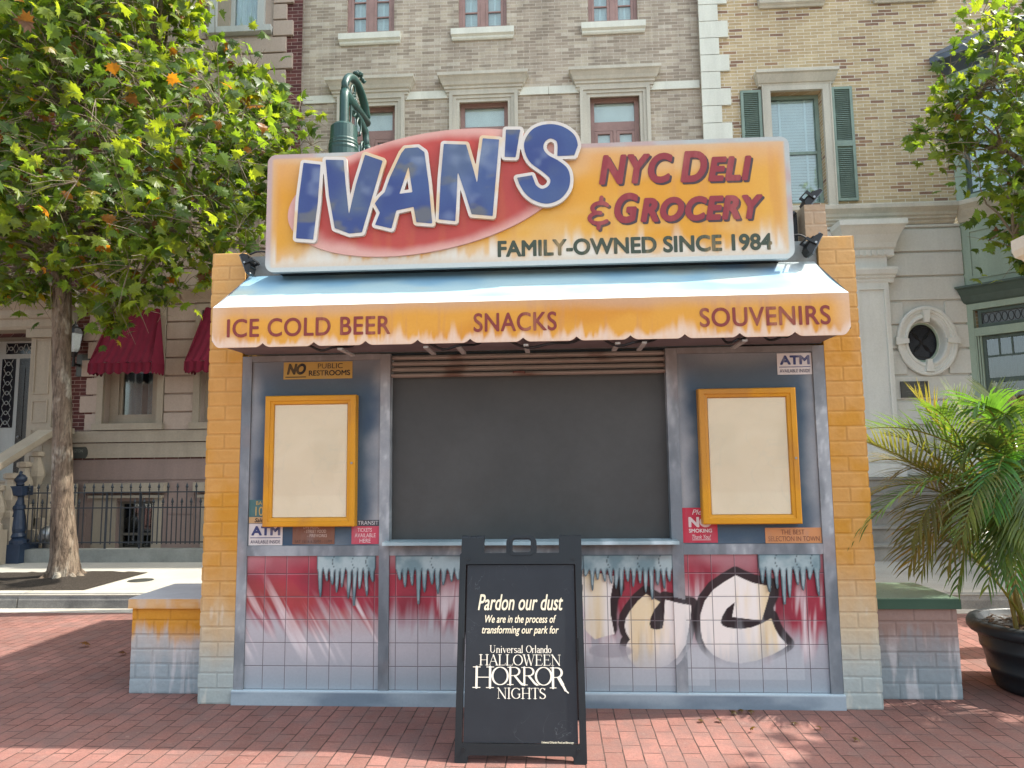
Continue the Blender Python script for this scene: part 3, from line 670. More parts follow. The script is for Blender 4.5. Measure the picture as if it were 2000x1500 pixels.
# stickers painted on the windows
def sticker(name, x0, x1, z0, z1, bg, lines, y=.0125, rule=None, worn=.35, extra=None):
    n_ = mat_worn('paper_'+name, bg, c8(130, 130, 134), worn, 7, .6)
    m = MB(); m.box(x0, x1, y-.0018, y+.003, z0, z1); p = m.build(name, n_, kiosk)
    for cols, items in lines:
        lettering([(t, x0+(x1-x0)*a, x0+(x1-x0)*b, z0+(z1-z0)*c_, z0+(z1-z0)*d, w, s) for t, a, b, c_, d, w, s in items], 0, 0, 0, 0, on_plane(y-.0035), mat_worn('ink_'+name, cols, bg, worn*1.3, 9, .6), p)
    if rule:
        for cols, (a, b, c_, d) in rule:
            m = MB(); m.box(x0+(x1-x0)*a, x0+(x1-x0)*b, y-.0034, y-.001, z0+(z1-z0)*c_, z0+(z1-z0)*d); m.build('rule', mat_plain('rule_'+name, cols, .6, .1, 5, 0), p)
    return p
INK = c8(44, 42, 40); NAVY = c8(58, 66, 108)
sticker('restroom_notice', -1.68, -1.198, 2.148, 2.266, c8(176, 142, 72), [(INK, [('NO', .05, .33, .26, .92, .05, .25), ('PUBLIC', .50, .86, .60, .90, .0, 0), ('RESTROOMS', .37, .97, .18, .50, .022, 0)])], rule=[(INK, (.03, .33, .10, .15))])
for a, b, c_, d in ((-1.894, -1.662, 1.024, 1.168), (1.663, 1.888, 2.12, 2.262)):
    sticker('cash_notice', a, b, c_, d, c8(206, 200, 196), [(NAVY, [('ATM', .08, .94, .46, .90, .05, 0)]), (c8(84, 84, 96), [('AVAILABLE INSIDE', .06, .94, .09, .25, .012, 0)])], rule=[(NAVY, (.05, .95, .34, .37))])
sticker('ticket_offer', -1.896, -1.736, 1.215, 1.328, c8(74, 112, 112), [(c8(196, 166, 96), [('BA', .30, .56, .70, .92, .0, 0), ('10', .28, .62, .06, .60, .0, 0)])])
sticker('offer_strip', -1.896, -1.736, 1.172, 1.213, c8(190, 156, 110), [(INK, [('Sale', .25, .62, .15, .85, .02, .3)])])
sticker('festival_notice', -1.592, -1.305, 1.031, 1.16, c8(124, 88, 72), [(c8(200, 184, 172), [('LIVE MUSIC', .26, .64, .80, .94, .0, .1), ('- STREET FOOD', .28, .80, .58, .74, .0, .1), ('- FIREWORKS', .36, .82, .36, .52, .0, .1)]), (c8(84, 66, 60), [('SAT 15/16 6.30PM - 11PM', .06, .94, .06, .22, .0, 0)])], worn=.6)
sticker('transit_strip', -1.21, -1.003, 1.149, 1.189, c8(70, 72, 78), [(c8(196, 196, 196), [('TY TRANSIT', .05, .98, .2, .85, .0, 0)])])
sticker('transit_notice', -1.189, -1.003, 1.03, 1.148, c8(186, 74, 92), [(c8(216, 196, 196), [('TICKETS', .22, .74, .68, .90, .0, 0), ('AVAILABLE', .12, .88, .38, .60, .0, 0), ('HERE', .30, .70, .08, .30, .0, 0)])], worn=.5)
sticker('smoking_notice', 1.006, 1.228, 1.029, 1.254, c8(186, 52, 72), [(c8(214, 204, 200), [('Please', .28, .86, .80, .95, .0, .3), ('NO', .17, .84, .44, .74, .055, 0), ('SMOKING', .17, .84, .29, .40, .03, 0), ('Thank You!', .26, .80, .11, .23, .0, .3)])], rule=[(c8(206, 196, 194), (.26, .80, .075, .09))])
sticker('selection_notice', 1.532, 1.888, 1.024, 1.122, c8(196, 138, 92), [(c8(128, 86, 66), [('THE BEST', .28, .70, .56, .88, .0, 0), ('SELECTION IN TOWN', .05, .96, .13, .45, .0, 0)])], worn=.5)

# the two wall cases
def poster_case(x0, x1, z0, z1, label, seed):
    t = thing('poster_case', label, 'display case', (x0, 0.014, z0), 'poster cases beside the hatch')
    yf = -.062; w = .062
    def oc(x, z): return mx(mx(c8(196, 138, 20), c8(206, 146, 34), fbm(x*6, z*6, 3, seed)), c8(176, 122, 50), .7*sm(.58, .75, fbm(x*5, z*3, 4, seed+2)))
    m = MB(); prof = [(0, yf+.006), (.006, yf), (.034, yf), (.038, yf+.008), (.056, yf+.012), (.062, yf+.03)]
    def ring(i, y): return [(x0+i, y, z0+i), (x1-i, y, z0+i), (x1-i, y, z1-i), (x0+i, y, z1-i)]
    rs = [ring(0, .012)]+[ring(i, y) for i, y in prof]
    for a, b in zip(rs, rs[1:]):
        for k in range(4):
            A, B, C_, D_ = a[k], a[(k+1) % 4], b[(k+1) % 4], b[k]; ns = 14
            for q in range(ns):
                f = lambda P, Q, t_: tuple(P[j]+(Q[j]-P[j])*t_ for j in range(3))
                pts = [f(A, B, q/ns), f(A, B, (q+1)/ns), f(D_, C_, (q+1)/ns), f(D_, C_, q/ns)]
                m.face(pts); m.c += [tuple(v) for v in oc(np.array([p[0] for p in pts]), np.array([p[2] for p in pts]))]
    m.build('frame', M['paint_gloss'], t)
    n = NT('paper_sheet'); co = n.obj(); a = n.noise(co, 3, 5, .6, 1.2); b = n.ramp(n.noise(co, 2.2, 2, .5, 2.5), [(.485, (0, 0, 0)), (.5, (.45,)*3), (.515, (0, 0, 0))])
    c = n.ramp(a, [(.3, c8(236, 224, 196)), (.7, c8(243, 233, 208))]); c = n.mix(b, c, c8(228, 222, 200)); mt = n.fin(c, .55, .3)
    m = MB(); m.box(x0+w, x1-w, yf+.024, .01, z0+w, z1-w); m.build('backing_sheet', mt, t)
    m = MB(); m.box(x0+w, x1-w, yf+.018, yf+.020, z0+w, z1-w); m.build('glazing', mat_glass('case_glazing', (.995, .995, .985), .03), t)
    m = MB(); m.tube([(x1-.022, yf-.006, (z0+z1)/2-.02), (x1-.022, yf+.004, (z0+z1)/2-.02)], .008, 10); m.build('lock', M['steel'], t)
poster_case(-1.775, -1.152, 1.152, 2.028, 'empty orange framed poster case above the sticker about tickets, left of the hatch', 5)
poster_case(1.125, 1.750, 1.152, 2.028, 'empty orange framed poster case above the red no smoking sticker, right of the hatch', 9)

# ------------------------------------------------------------------ shop sign on the roof edge
SY = -.15
sign = thing('shop_sign', 'large orange painted deli sign with red oval and raised blue letters above the awning', 'shop sign', (0, SY, 2.86))
m = MB()
m.box(-1.70, 1.70, SY+.042, .028, 2.875, 3.02)  # hidden spacer board, added to block sun between sign and parapet
m.box(-1.7, 1.7, -.108, -.07, 2.92, 2.98); m.box(-1.7, 1.7, -.108, -.07, 3.4, 3.46)
m.tube([(-1.4, -.09, 3.4), (-1.4, .3, 2.99)], .02, 6); m.tube([(1.4, -.09, 3.4), (1.4, .3, 2.99)], .02, 6); m.build('frame_and_shade_board', M['black_metal'], sign)
bx0, bx1, bz0, bz1 = -1.763, 1.763, 2.862, 3.692
def rr(P): q = np.abs(P-np.array([(bx0+bx1)/2, (bz0+bz1)/2]))-np.array([(bx1-bx0)/2-.06, (bz1-bz0)/2-.06]); return np.linalg.norm(np.maximum(q, 0), axis=1)+np.minimum(q.max(1), 0)-.06
def board_col(x, z):
    d = -rr(np.c_[x, z]); a = fbm(x*1.6, z*1.6, 4, 121); st = fbm(x*22, z*1.8, 4, 122)
    c = mx(c8(206, 156, 64), c8(202, 144, 42), sm(.35, .65, a)); c = mx(c, c8(202, 168, 116), .8*sm(.5, .72, fbm(x*1.8+5, z*2.4, 4, 123)))
    c = mx(c, c8(190, 134, 70), .45*sm(.55, .75, st)); c = mx(c, c8(200, 156, 112), .6*sm(bz1-.28, bz1-.03, z+.2*(a-.5)))
    c = mx(c, c8(204, 178, 146), .6*sm(bz0+.22, bz0+.06, z+.25*(a-.5)))
    lk = np.maximum(spikes(x, z, bz0+.03, .16, 124, 14), .8*spikes(x, z, bz0+.03, .09, 125, 36)); c = mx(c, c8(206, 208, 202), .85*lk)
    edge = mx(c8(172, 152, 148), c8(166, 174, 172), sm(.4, .6, fbm(x*3, z*3, 3, 126))); edge = mx(edge, c8(182, 190, 188), sm(bz0+.2, bz0, z))
    c = mx(c, edge, sm(.034, .026, d)); return mx(c, c8(190, 168, 142), .5*sm(.09, .03, d)*(d > .03))
sdf_part('board', rr, (bx0, bx1, bz0, bz1), .009, SY, .04, board_col, M['paint_gloss'], sign, run=2)
def gp(pts, y=SY-.02): return np.array([at(500+a/3.0303, 220+b/3.0294, y)[[0, 2]] for a, b in pts])
oc_ = gp([(1010, 470), (1010+850*math.cos(math.radians(11.5)), 470-850*math.sin(math.radians(11.5))), (1010+351*math.sin(math.radians(11.5)), 470+351*math.cos(math.radians(11.5)))])
ea = oc_[1]-oc_[0]; eb = oc_[2]-oc_[0]; la, lb = np.linalg.norm(ea), np.linalg.norm(eb)
Minv = np.linalg.inv(np.c_[ea, eb])
def oval(P): q = (P-oc_[0])@Minv.T; return (np.linalg.norm(q, axis=1)-1)*lb
def oval_col(x, z):
    d = -oval(np.c_[x, z]); a = fbm(x*3, z*3, 4, 131); st = fbm(x*20, z*2, 4, 132)
    c = mx(c8(178, 70, 60), c8(158, 64, 60), a); c = mx(c, c8(176, 92, 62), .4*sm(.55, .75, st))
    return mx(c, c8(204, 164, 154), .85*sm(.075, .0, d+.09*(a-.5)))
sdf_part('oval', oval, (oc_[0][0]-la, oc_[0][0]+la, oc_[0][1]-lb*1.15, oc_[0][1]+lb*1.15), .008, SY-.018, .02, oval_col, M['paint_gloss'], sign, run=2)
def cr_(pts, n=6):
    P = np.array(pts, float); out = []
    for i in range(len(P)):
        a, b, c_, d = P[i-1], P[i], P[(i+1) % len(P)], P[(i+2) % len(P)]
        for t in np.linspace(0, 1, n, endpoint=False): out.append(.5*((2*b)+(c_-a)*t+(2*a-5*b+4*c_-d)*t*t+(-a+3*b-3*c_+d)*t**3))
    return np.array(out)
S_pts = [(1784,266),(1830,264),(1882,262),(1903,205),(1880,140),(1810,92),(1725,80),(1645,105),(1597,165),(1590,225),(1622,300),(1700,360),(1742,402),(1732,442),(1692,460),(1655,435),(1634,381),(1590,388),(1547,395),(1560,430),(1595,485),(1645,525),(1720,546),(1795,522),(1845,465),(1858,400),(1842,340),(1790,295),(1730,262),(1702,225),(1708,185),(1742,162),(1778,178),(1786,215)]
corn = {0, 2, 16, 18}
S2 = []
for i in range(len(S_pts)):
    a, b, c_, d = [np.array(S_pts[k % len(S_pts)], float) for k in (i-1, i, i+1, i+2)]
    if i in corn or (i+1) % len(S_pts) in corn or i == 1 or i == 17: S2.append(b); continue
    for t in np.linspace(0, 1, 6, endpoint=False): S2.append(.5*((2*b)+(c_-a)*t+(2*a-5*b+4*c_-d)*t*t+(-a+3*b-3*c_+d)*t**3))
LETTERS = [([(290,307),(388,318),(372,540),(345,757),(246,750),(262,520)], ()),
 ([(420,289),(524,291),(536,430),(556,617),(600,430),(652,260),(754,295),(695,500),(632,715),(560,722),(474,690),(440,500)], ()),
 ([(888,222),(962,216),(1000,244),(1025,430),(1046,662),(955,655),(938,564),(835,586),(806,692),(712,670),(740,600),(710,545),(740,505),(768,480),(800,390),(866,250)], ([(908,322),(932,480),(852,490)],)),
 ([(1116,196),(1246,200),(1290,350),(1312,435),(1322,330),(1345,163),(1440,170),(1420,400),(1402,618),(1280,608),(1240,480),(1196,352),(1190,500),(1182,648),(1086,638),(1098,400)], ()),
 ([(1482,112),(1564,112),(1537,272),(1474,270)], ()), (S2, ())]
polys = [(gp(a), [gp(h) for h in hs]) for a, hs in LETTERS]
def letters_sd(P):
    out = np.full(len(P), 1e9)
    for a, hs in polys: out = np.minimum(out, sd_poly(P, a, hs))
    return out
allp = np.concatenate([a for a, _ in polys]); bb = (allp[:, 0].min()-.03, allp[:, 0].max()+.03, allp[:, 1].min()-.03, allp[:, 1].max()+.03)
def cream_col(x, z):
    a = fbm(x*5, z*5, 4, 141); c = mx(c8(202, 198, 190), c8(206, 180, 138), .8*sm(.5, .68, a)); return mx(c, c8(190, 172, 150), .4*sm(.5, .75, fbm(x*20, z*5, 3, 142)))
sdf_part('letter_backing', lambda P: letters_sd(P)-.0235, bb, .005, SY-.045, .026, cream_col, M['paint_gloss'], sign, run=3)
def blue_col(x, z):
    a = fbm(x*3, z*2.5, 3, 151); c = mx(c8(52, 68, 120), c8(62, 82, 128), sm(.35, .6, a)); c = mx(c, c8(84, 100, 122), .75*sm(.5, .78, fbm(x*2.6+3, z*3, 3, 152)))
    c = mx(c, c8(140, 156, 176), .4*sm(.62, .8, fbm(x*5, z*5+9, 3, 153))); return mx(c, c8(110, 110, 92), .6*sm(.58, .74, fbm(x*6+8, z*9, 3, 154)))
sdf_part('letters', lambda P: letters_sd(P)-.001, bb, .005, SY-.0475, .004, blue_col, M['paint_gloss'], sign, run=3)
def amp(off, w):                        # hand-drawn ampersand: a leaning figure three turned round, with a tick above and below
    u0, u1, v0, v1 = wz(1146, 448, 1190, 383, SY); q = lambda x, y: np.array([u0+(u1-u0)*(x+.10*(y-.5))+off[0], v0+(v1-v0)*y+off[1]])
    pts = [q(.88, .72)]+[q(.58+.34*math.cos(a), .64+.155*math.sin(a)) for a in np.linspace(.9, 4.5, 12)]+[q(.60, .49)]+[q(.56+.42*math.cos(a), .335+.165*math.sin(a)) for a in np.linspace(1.7, 5.6, 12)]
    segs = list(zip(pts, pts[1:]))+[(q(.60, .78), q(.62, .96)), (q(.56, .17), q(.54, .02))]
    return lambda P: sd_segs(P, [a for a, b in segs], [b for a, b in segs])-.0135+w
# NYC DELI & GROCERY, fat sheared brush capitals with a dark drop shade
def brush(items, w, y, mat, name, off=(0, 0)):
    q_ = wz(1140, 456, 1196, 376, SY); fs = [amp(off, w)]; B = list(q_)
    for t, (pa, pb), sh in items:
        u0, _, v0, _ = wz(*pa, *pa, SY); u1, _, v1, _ = wz(*pb, *pb, SY)
        fs.append(text_sdf(t, u0+w+off[0], u1-w+off[0], v0+w+off[1], v1-w+off[1], sh, 1.10)); B = [min(B[0], u0), max(B[1], u1), min(B[2], v0), max(B[3], v1)]
    def fn(P): return np.minimum.reduce([f(P) for f in fs])-w
    return sdf_part(name, fn, (B[0]-.02, B[1]+.05, B[2]-.03, B[3]+.03), .0052, y, 0, None, mat, sign, run=40)
IT = [('NYC', ((1170, 362), (1313, 298)), .22), ('D', ((1329, 357), (1380, 294)), .22), ('ELI', ((1383, 355), (1467, 304)), .22), ('G', ((1200, 437), (1246, 376)), .22), ('ROCERY', ((1251, 435), (1489, 379)), .22)]
M['brush_red'] = mat_worn('brush_red', c8(134, 52, 58), c8(176, 110, 100), .6, 6); M['brush_shade'] = mat_worn('brush_shade', c8(70, 60, 64), c8(150, 110, 80), .5, 6)
brush(IT, .0105, SY-.0022, M['brush_shade'], 'lettering_shade', (.013, -.013)); brush(IT, .0105, SY-.0042, M['brush_red'], 'lettering')
u0, u1, v0, v1 = wz(972, 502, 1507, 455, SY); zc = at(1240, 479, SY)[2]
M['darkgreen_ink'] = mat_worn('dark_lettering', c8(62, 72, 60), c8(196, 160, 108), .55, 7)
lettering('FAMILY-OWNED SINCE 1984', u0, u1, zc-.057, zc+.057, on_plane(SY-.0025), M['darkgreen_ink'], sign, weight=.034)

# ------------------------------------------------------------------ floodlights
def floodlight(loc, rot, label, s=1.0):
    t = thing('floodlight', label, 'floodlight', loc, 'black floodlights by the sign')
    R = Matrix.Rotation(rot[2], 4, 'Z') @ Matrix.Rotation(rot[1], 4, 'Y') @ Matrix.Rotation(rot[0], 4, 'X'); xf = Matrix.Translation(Vector(loc)) @ R @ Matrix.Scale(s, 4)
    m = MB(xf); m.prism([(-.10, -.02), (.13, -.03), (.13, .0), (.07, .04), (-.07, .05), (-.10, .01)], -.08, .08)
    for k in range(9): m.box(-.075+k*.018, -.067+k*.018, -.07, .07, .03, .062-abs(k-3)*.003)
    m.build('housing', M['black_metal'], t)
    m = MB(xf); m.box(-.097, .127, -.075, .075, -.036, -.022); m.build('lens', M['glass_dark'], t)
    m = MB(xf); m.box(-.0, .03, -.098, -.086, -.02, .09); m.box(-.0, .03, .086, .098, -.02, .09); m.box(-.0, .03, -.098, .098, .09, .10); m.build('bracket', M['black_metal'], t)
    m = MB(xf); m.tube([(.015, -.104, 0), (.015, .104, 0)], .012, 8); m.tube([(.13, -.05, .0), (.145, -.05, .0)], .01, 8); m.build('bolt', M['steel'], t)
floodlight((2.10, .46, 3.46), (0, math.radians(-52), 0), 'black floodlight on top of the brick stub at the right end of the sign', .72)
floodlight((1.905, -.06, 2.965), (0, math.radians(-62), 0), 'black floodlight just right of the sign, above the awning end', .66)
floodlight((-1.925, -.06, 2.955), (0, math.radians(68), 0), 'black floodlight just left of the sign, above the awning end', .62)
def cable(pts, label, loc):
    m = MB(); P = [Vector(p) for p in pts]; out = []
    for i in range(len(P)-1):
        a = P[max(i-1, 0)]; b = P[i]; c_ = P[i+1]; d = P[min(i+2, len(P)-1)]
        for t in np.linspace(0, 1, 8, endpoint=False): out.append(.5*((2*b)+(c_-a)*t+(2*a-5*b+4*c_-d)*t*t+(-a+3*b-3*c_+d)*t**3))
    m.tube(out+[P[-1]], .007, 6); o = m.build_top('power_cable', M['cable'], loc); setp(o, label, 'cable', 'cables by the sign')
cable([(1.92, .0, 3.02), (1.86, .02, 3.07), (1.78, .03, 3.06), (1.72, .04, 3.035), (1.66, .06, 3.03)], 'black cable looping from the right floodlight to the sign', (1.8, .03, 3.03))
cable([(-1.93, -.02, 3.03), (-1.88, .0, 3.055), (-1.80, .02, 3.05), (-1.70, .06, 3.0)], 'black cable looping from the left floodlight to the sign', (-1.85, .0, 3.03))

# ------------------------------------------------------------------ low brick benches
def bench(x0, x1, green, label, seed):
    t = thing('brick_bench', label, 'bench', ((x0+x1)/2, .5, 0), 'low brick benches beside the kiosk'); y0, y1, h = .19, .80, .575
    colb, dispb = brick_fn(x1 if x1 > 0 else x0, .24, seed); BHs = .0985
    def colr(x, z):
        a = fbm(x*5, z*4, 4, seed); st = fbm(x*24, z*2.5, 4, seed+1)
        top = c8(200, 140, 44) if not green else c8(146, 122, 112); mid = c8(184, 178, 172) if not green else c8(146, 140, 138); bot = c8(152, 164, 168) if not green else c8(138, 150, 154)
        c = mx(bot, mid, sm(.12, .4, z+.2*(st-.5))); c = mx(c, top, sm(.34, .47, z+.30*(st-.5))); c = mx(c, c8(206, 204, 204), .55*sm(.56, .72, st)*sm(.5, .25, z))
        r = np.floor(z/BHs); fz = z/BHs-r; off = np.where(r % 2 == 0, 0, .12); q = (x+off)/.24+7; fx = q-np.floor(q); g = np.minimum(np.minimum(fx, 1-fx)*.24, np.minimum(fz, 1-fz)*BHs)
        return mx(c, c*.80, sm(.008, .003, g))
    def dsp(x, z):
        r = np.floor(z/BHs); fz = z/BHs-r; off = np.where(r % 2 == 0, 0, .12); q = (x+off)/.24+7; i = np.floor(q); fx = q-i; g = np.minimum(np.minimum(fx, 1-fx)*.24, np.minimum(fz, 1-fz)*BHs)
        return x, 0.003*sm(.012, .003, g)+.004*(fbm(x*30, z*30, 3, seed)-.5), z
    painted_box('body', x0, x1, y0+.012, y1-.01, 0, h, colr, t, .008, None, dsp)
    def capc(x, z): return mx(mx(c8(206, 168, 120), c8(198, 142, 60), sm(.35, .7, fbm(x*5, z*20, 3, seed+7))), c8(190, 186, 180), .4*sm(.55, .75, fbm(x*14, z*4, 3, seed+8))) if not green else mx(c8(62, 92, 74), c8(52, 80, 66), fbm(x*5, z*20, 3, 5))
    xa, xb = x0-.02, x1+.02
    painted_box('cap', xa, xb, y0-.012, y1, h+.001, h+.064, capc, t, .012)
    m = MB(); m.box(xa+.002, xb-.002, y0-.008, y1-.003, h+.0645, h+.07); m.build('cap_top', mat_plain('bench_top_green', c8(120, 146, 122), .35, .18, 4, .1, .5) if green else mat_plain('bench_top_grey', c8(184, 184, 186), .5, .15, 4, .1), t)
bench(-2.795, -2.215, False, 'low brick bench with orange edged grey top, left of the kiosk', 161)
bench(2.215, 2.795, True, 'low brick bench with green top, between kiosk and potted palm', 171)

# ------------------------------------------------------------------ folding notice board
XA = -.027
def a_xf(y0, dy):
    L = math.hypot(dy, 1.149); c_, s_ = 1.149/L, dy/L
    return Matrix(((1, 0, 0, 0), (0, c_, s_, y0), (0, -s_, c_, 0), (0, 0, 0, 1)))
XF = a_xf(-.88, .28)
def on_board(d): return lambda u, v, e=0: tuple(XF @ Vector((u, d+e, v)))
def atA(px, py):
    d = _fw*FPX + _r*(px-1000) - _u*(py-750); n_ = np.array(XF.to_3x3() @ Vector((0, -1, 0))); p0 = np.array([0, -.88, 0]); s_ = ((p0-CAM)@n_)/(d@n_)
    q = XF.inverted() @ Vector(CAM+d*s_); return q.x, q.z
board = thing('sandwich_board', 'black folding notice board with white lettering standing in front of the kiosk', 'sandwich board', (XA, -.6, 0))
def bx(P, x0, x1, z0, z1, r=.0):
    q = np.abs(P-np.array([(x0+x1)/2, (z0+z1)/2]))-np.array([(x1-x0)/2-r, (z1-z0)/2-r]); return np.linalg.norm(np.maximum(q, 0), axis=1)+np.minimum(q.max(1), 0)-r
def frame_sd(P):
    d = bx(P, -.374, .320, 0, 1.079, .012)
    d = np.minimum(d, bx(P, -.366, -.236, 1.0, 1.165, .012)); d = np.minimum(d, bx(P, .194, .322, 1.0, 1.175, .012)); d = np.minimum(d, bx(P, -.108, .066, 1.0, 1.180, .045))
    d = np.maximum(d, -bx(P, -.073, .033, 1.082, 1.158, .016)); d = np.maximum(d, -bx(P, -.338, .284, .094, 1.016, .006)); d = np.maximum(d, -bx(P, -.305, .250, -.2, .038, .012))
    return d
plast = lambda x, z: mx(c8(22, 27, 30), c8(29, 34, 37), fbm(x*9, z*9, 4, 181))
M['board_plastic'] = mat_attr('board_plastic', .42, .4, .08, .06)
m = None
sdf_part('front_frame', frame_sd, (-.39, .34, 0, 1.19), .006, 0, .035, plast, M['board_plastic'], board, plane=on_board(0), run=6)
# raised lip of the frame and the handle
def lip(P): return np.maximum(np.abs(frame_sd(P)+.006)-.003, -bx(P, -.5, .5, 1.02, 1.3))
sdf_part('handle_lip', lambda P: np.abs(np.maximum(bx(P, -.104, .062, 1.06, 1.176, .042), -bx(P, -.073, .033, 1.082, 1.158, .016))+.008)-.004, (-.12, .08, 1.05, 1.19), .004, 0, .004, plast, M['board_plastic'], board, plane=on_board(-.004), run=6)
n = NT('notice_sheet'); co = n.obj(); sc1 = n.ramp(n.noise(n.mapping(co, (1.0, 3, 1), (0, .6, 0)), 3.2, 2, .5, 3.5), [(.496, (0, 0, 0)), (.5, (.3,)*3), (.504, (0, 0, 0))]); msk = n.ramp(n.noise(co, 2.3, 2, .5), [(.52, (0, 0, 0)), (.62, (1, 1, 1))])
c = n.ramp(n.noise(co, 5, 5, .6), [(.3, c8(34, 38, 43)), (.7, c8(41, 45, 50))]); c = n.mix(n.math('MULTIPLY', sc1, msk), c, c8(130, 134, 138)); M['notice'] = n.fin(c, .45, .35)
m = MB(XF); m.box(-.330, .276, .012, .02, .097, 1.013); sheet = m.build('notice_sheet', M['notice'], board)
m = MB(XF)
for u in (-.34, .286): m.box(u-.006, u+.006, -.002, .01, .50, .62)
m.build('clip', M['board_plastic'], board)
m = MB(XF)
for u, v in ((-.325, 1.047), (.272, 1.047), (-.328, .066), (.277, .066)): m.tube([(u, -.005, v), (u, .004, v)], .010, 10)
m.build('rivet', M['black_metal'], board)
for u0_, u1_ in ((-.366, -.236), (.194, .322)):
    m = MB(XF); m.tube([(u0_, .028, 1.165), (u0_+.045, .028, 1.165)], .017, 10); m.tube([(u0_+.048, .028, 1.165), (u1_-.048, .028, 1.165)], .015, 10); m.tube([(u1_-.045, .028, 1.165), (u1_, .028, 1.165)], .017, 10); m.build('hinge', M['black_plastic'], board)
XB = a_xf(-.20, -.355); m = MB(XB)
for a, b, c_, d in ((-.374, -.30, 0, 1.08), (.25, .32, 0, 1.08), (-.30, .25, .99, 1.08), (-.30, .25, .05, .12)): m.box(a, b, -.03, 0, c_, d)
m.box(-.30, .25, -.02, -.01, .12, .99); m.build('rear_frame', M['black_plastic'], board)
M['cream_ink'] = mat_worn('cream_lettering', c8(236, 226, 196), c8(200, 192, 170), .3, 8); M['white_ink'] = mat_worn('ivory_lettering', c8(236, 230, 212), c8(210, 204, 190), .3, 8)
pb = on_board(.0105)
lettering([('Pardon our dust', -.266, .212, .765, .852, .010, .28), ('We are in the process of', -.224, .172, .686, .741, .0085, .28), ('transforming our park for', -.241, .185, .630, .684, .0085, .28), ('Universal Orlando Food and Beverage', .084, .253, .094, .108, .014, .2)], 0, 0, 0, 0, pb, M['cream_ink'], sheet)
def arc(cx, cy, rx, ry, a0, a1, n_=14): return [(cx+rx*math.cos(math.radians(a0+(a1-a0)*i/n_)), cy+ry*math.sin(math.radians(a0+(a1-a0)*i/n_))) for i in range(n_+1)]
T_, t_, D_ = .072, .024, None
def ser(x, y, w=.16): return (t_, [(x-w, y), (x+w, y)])
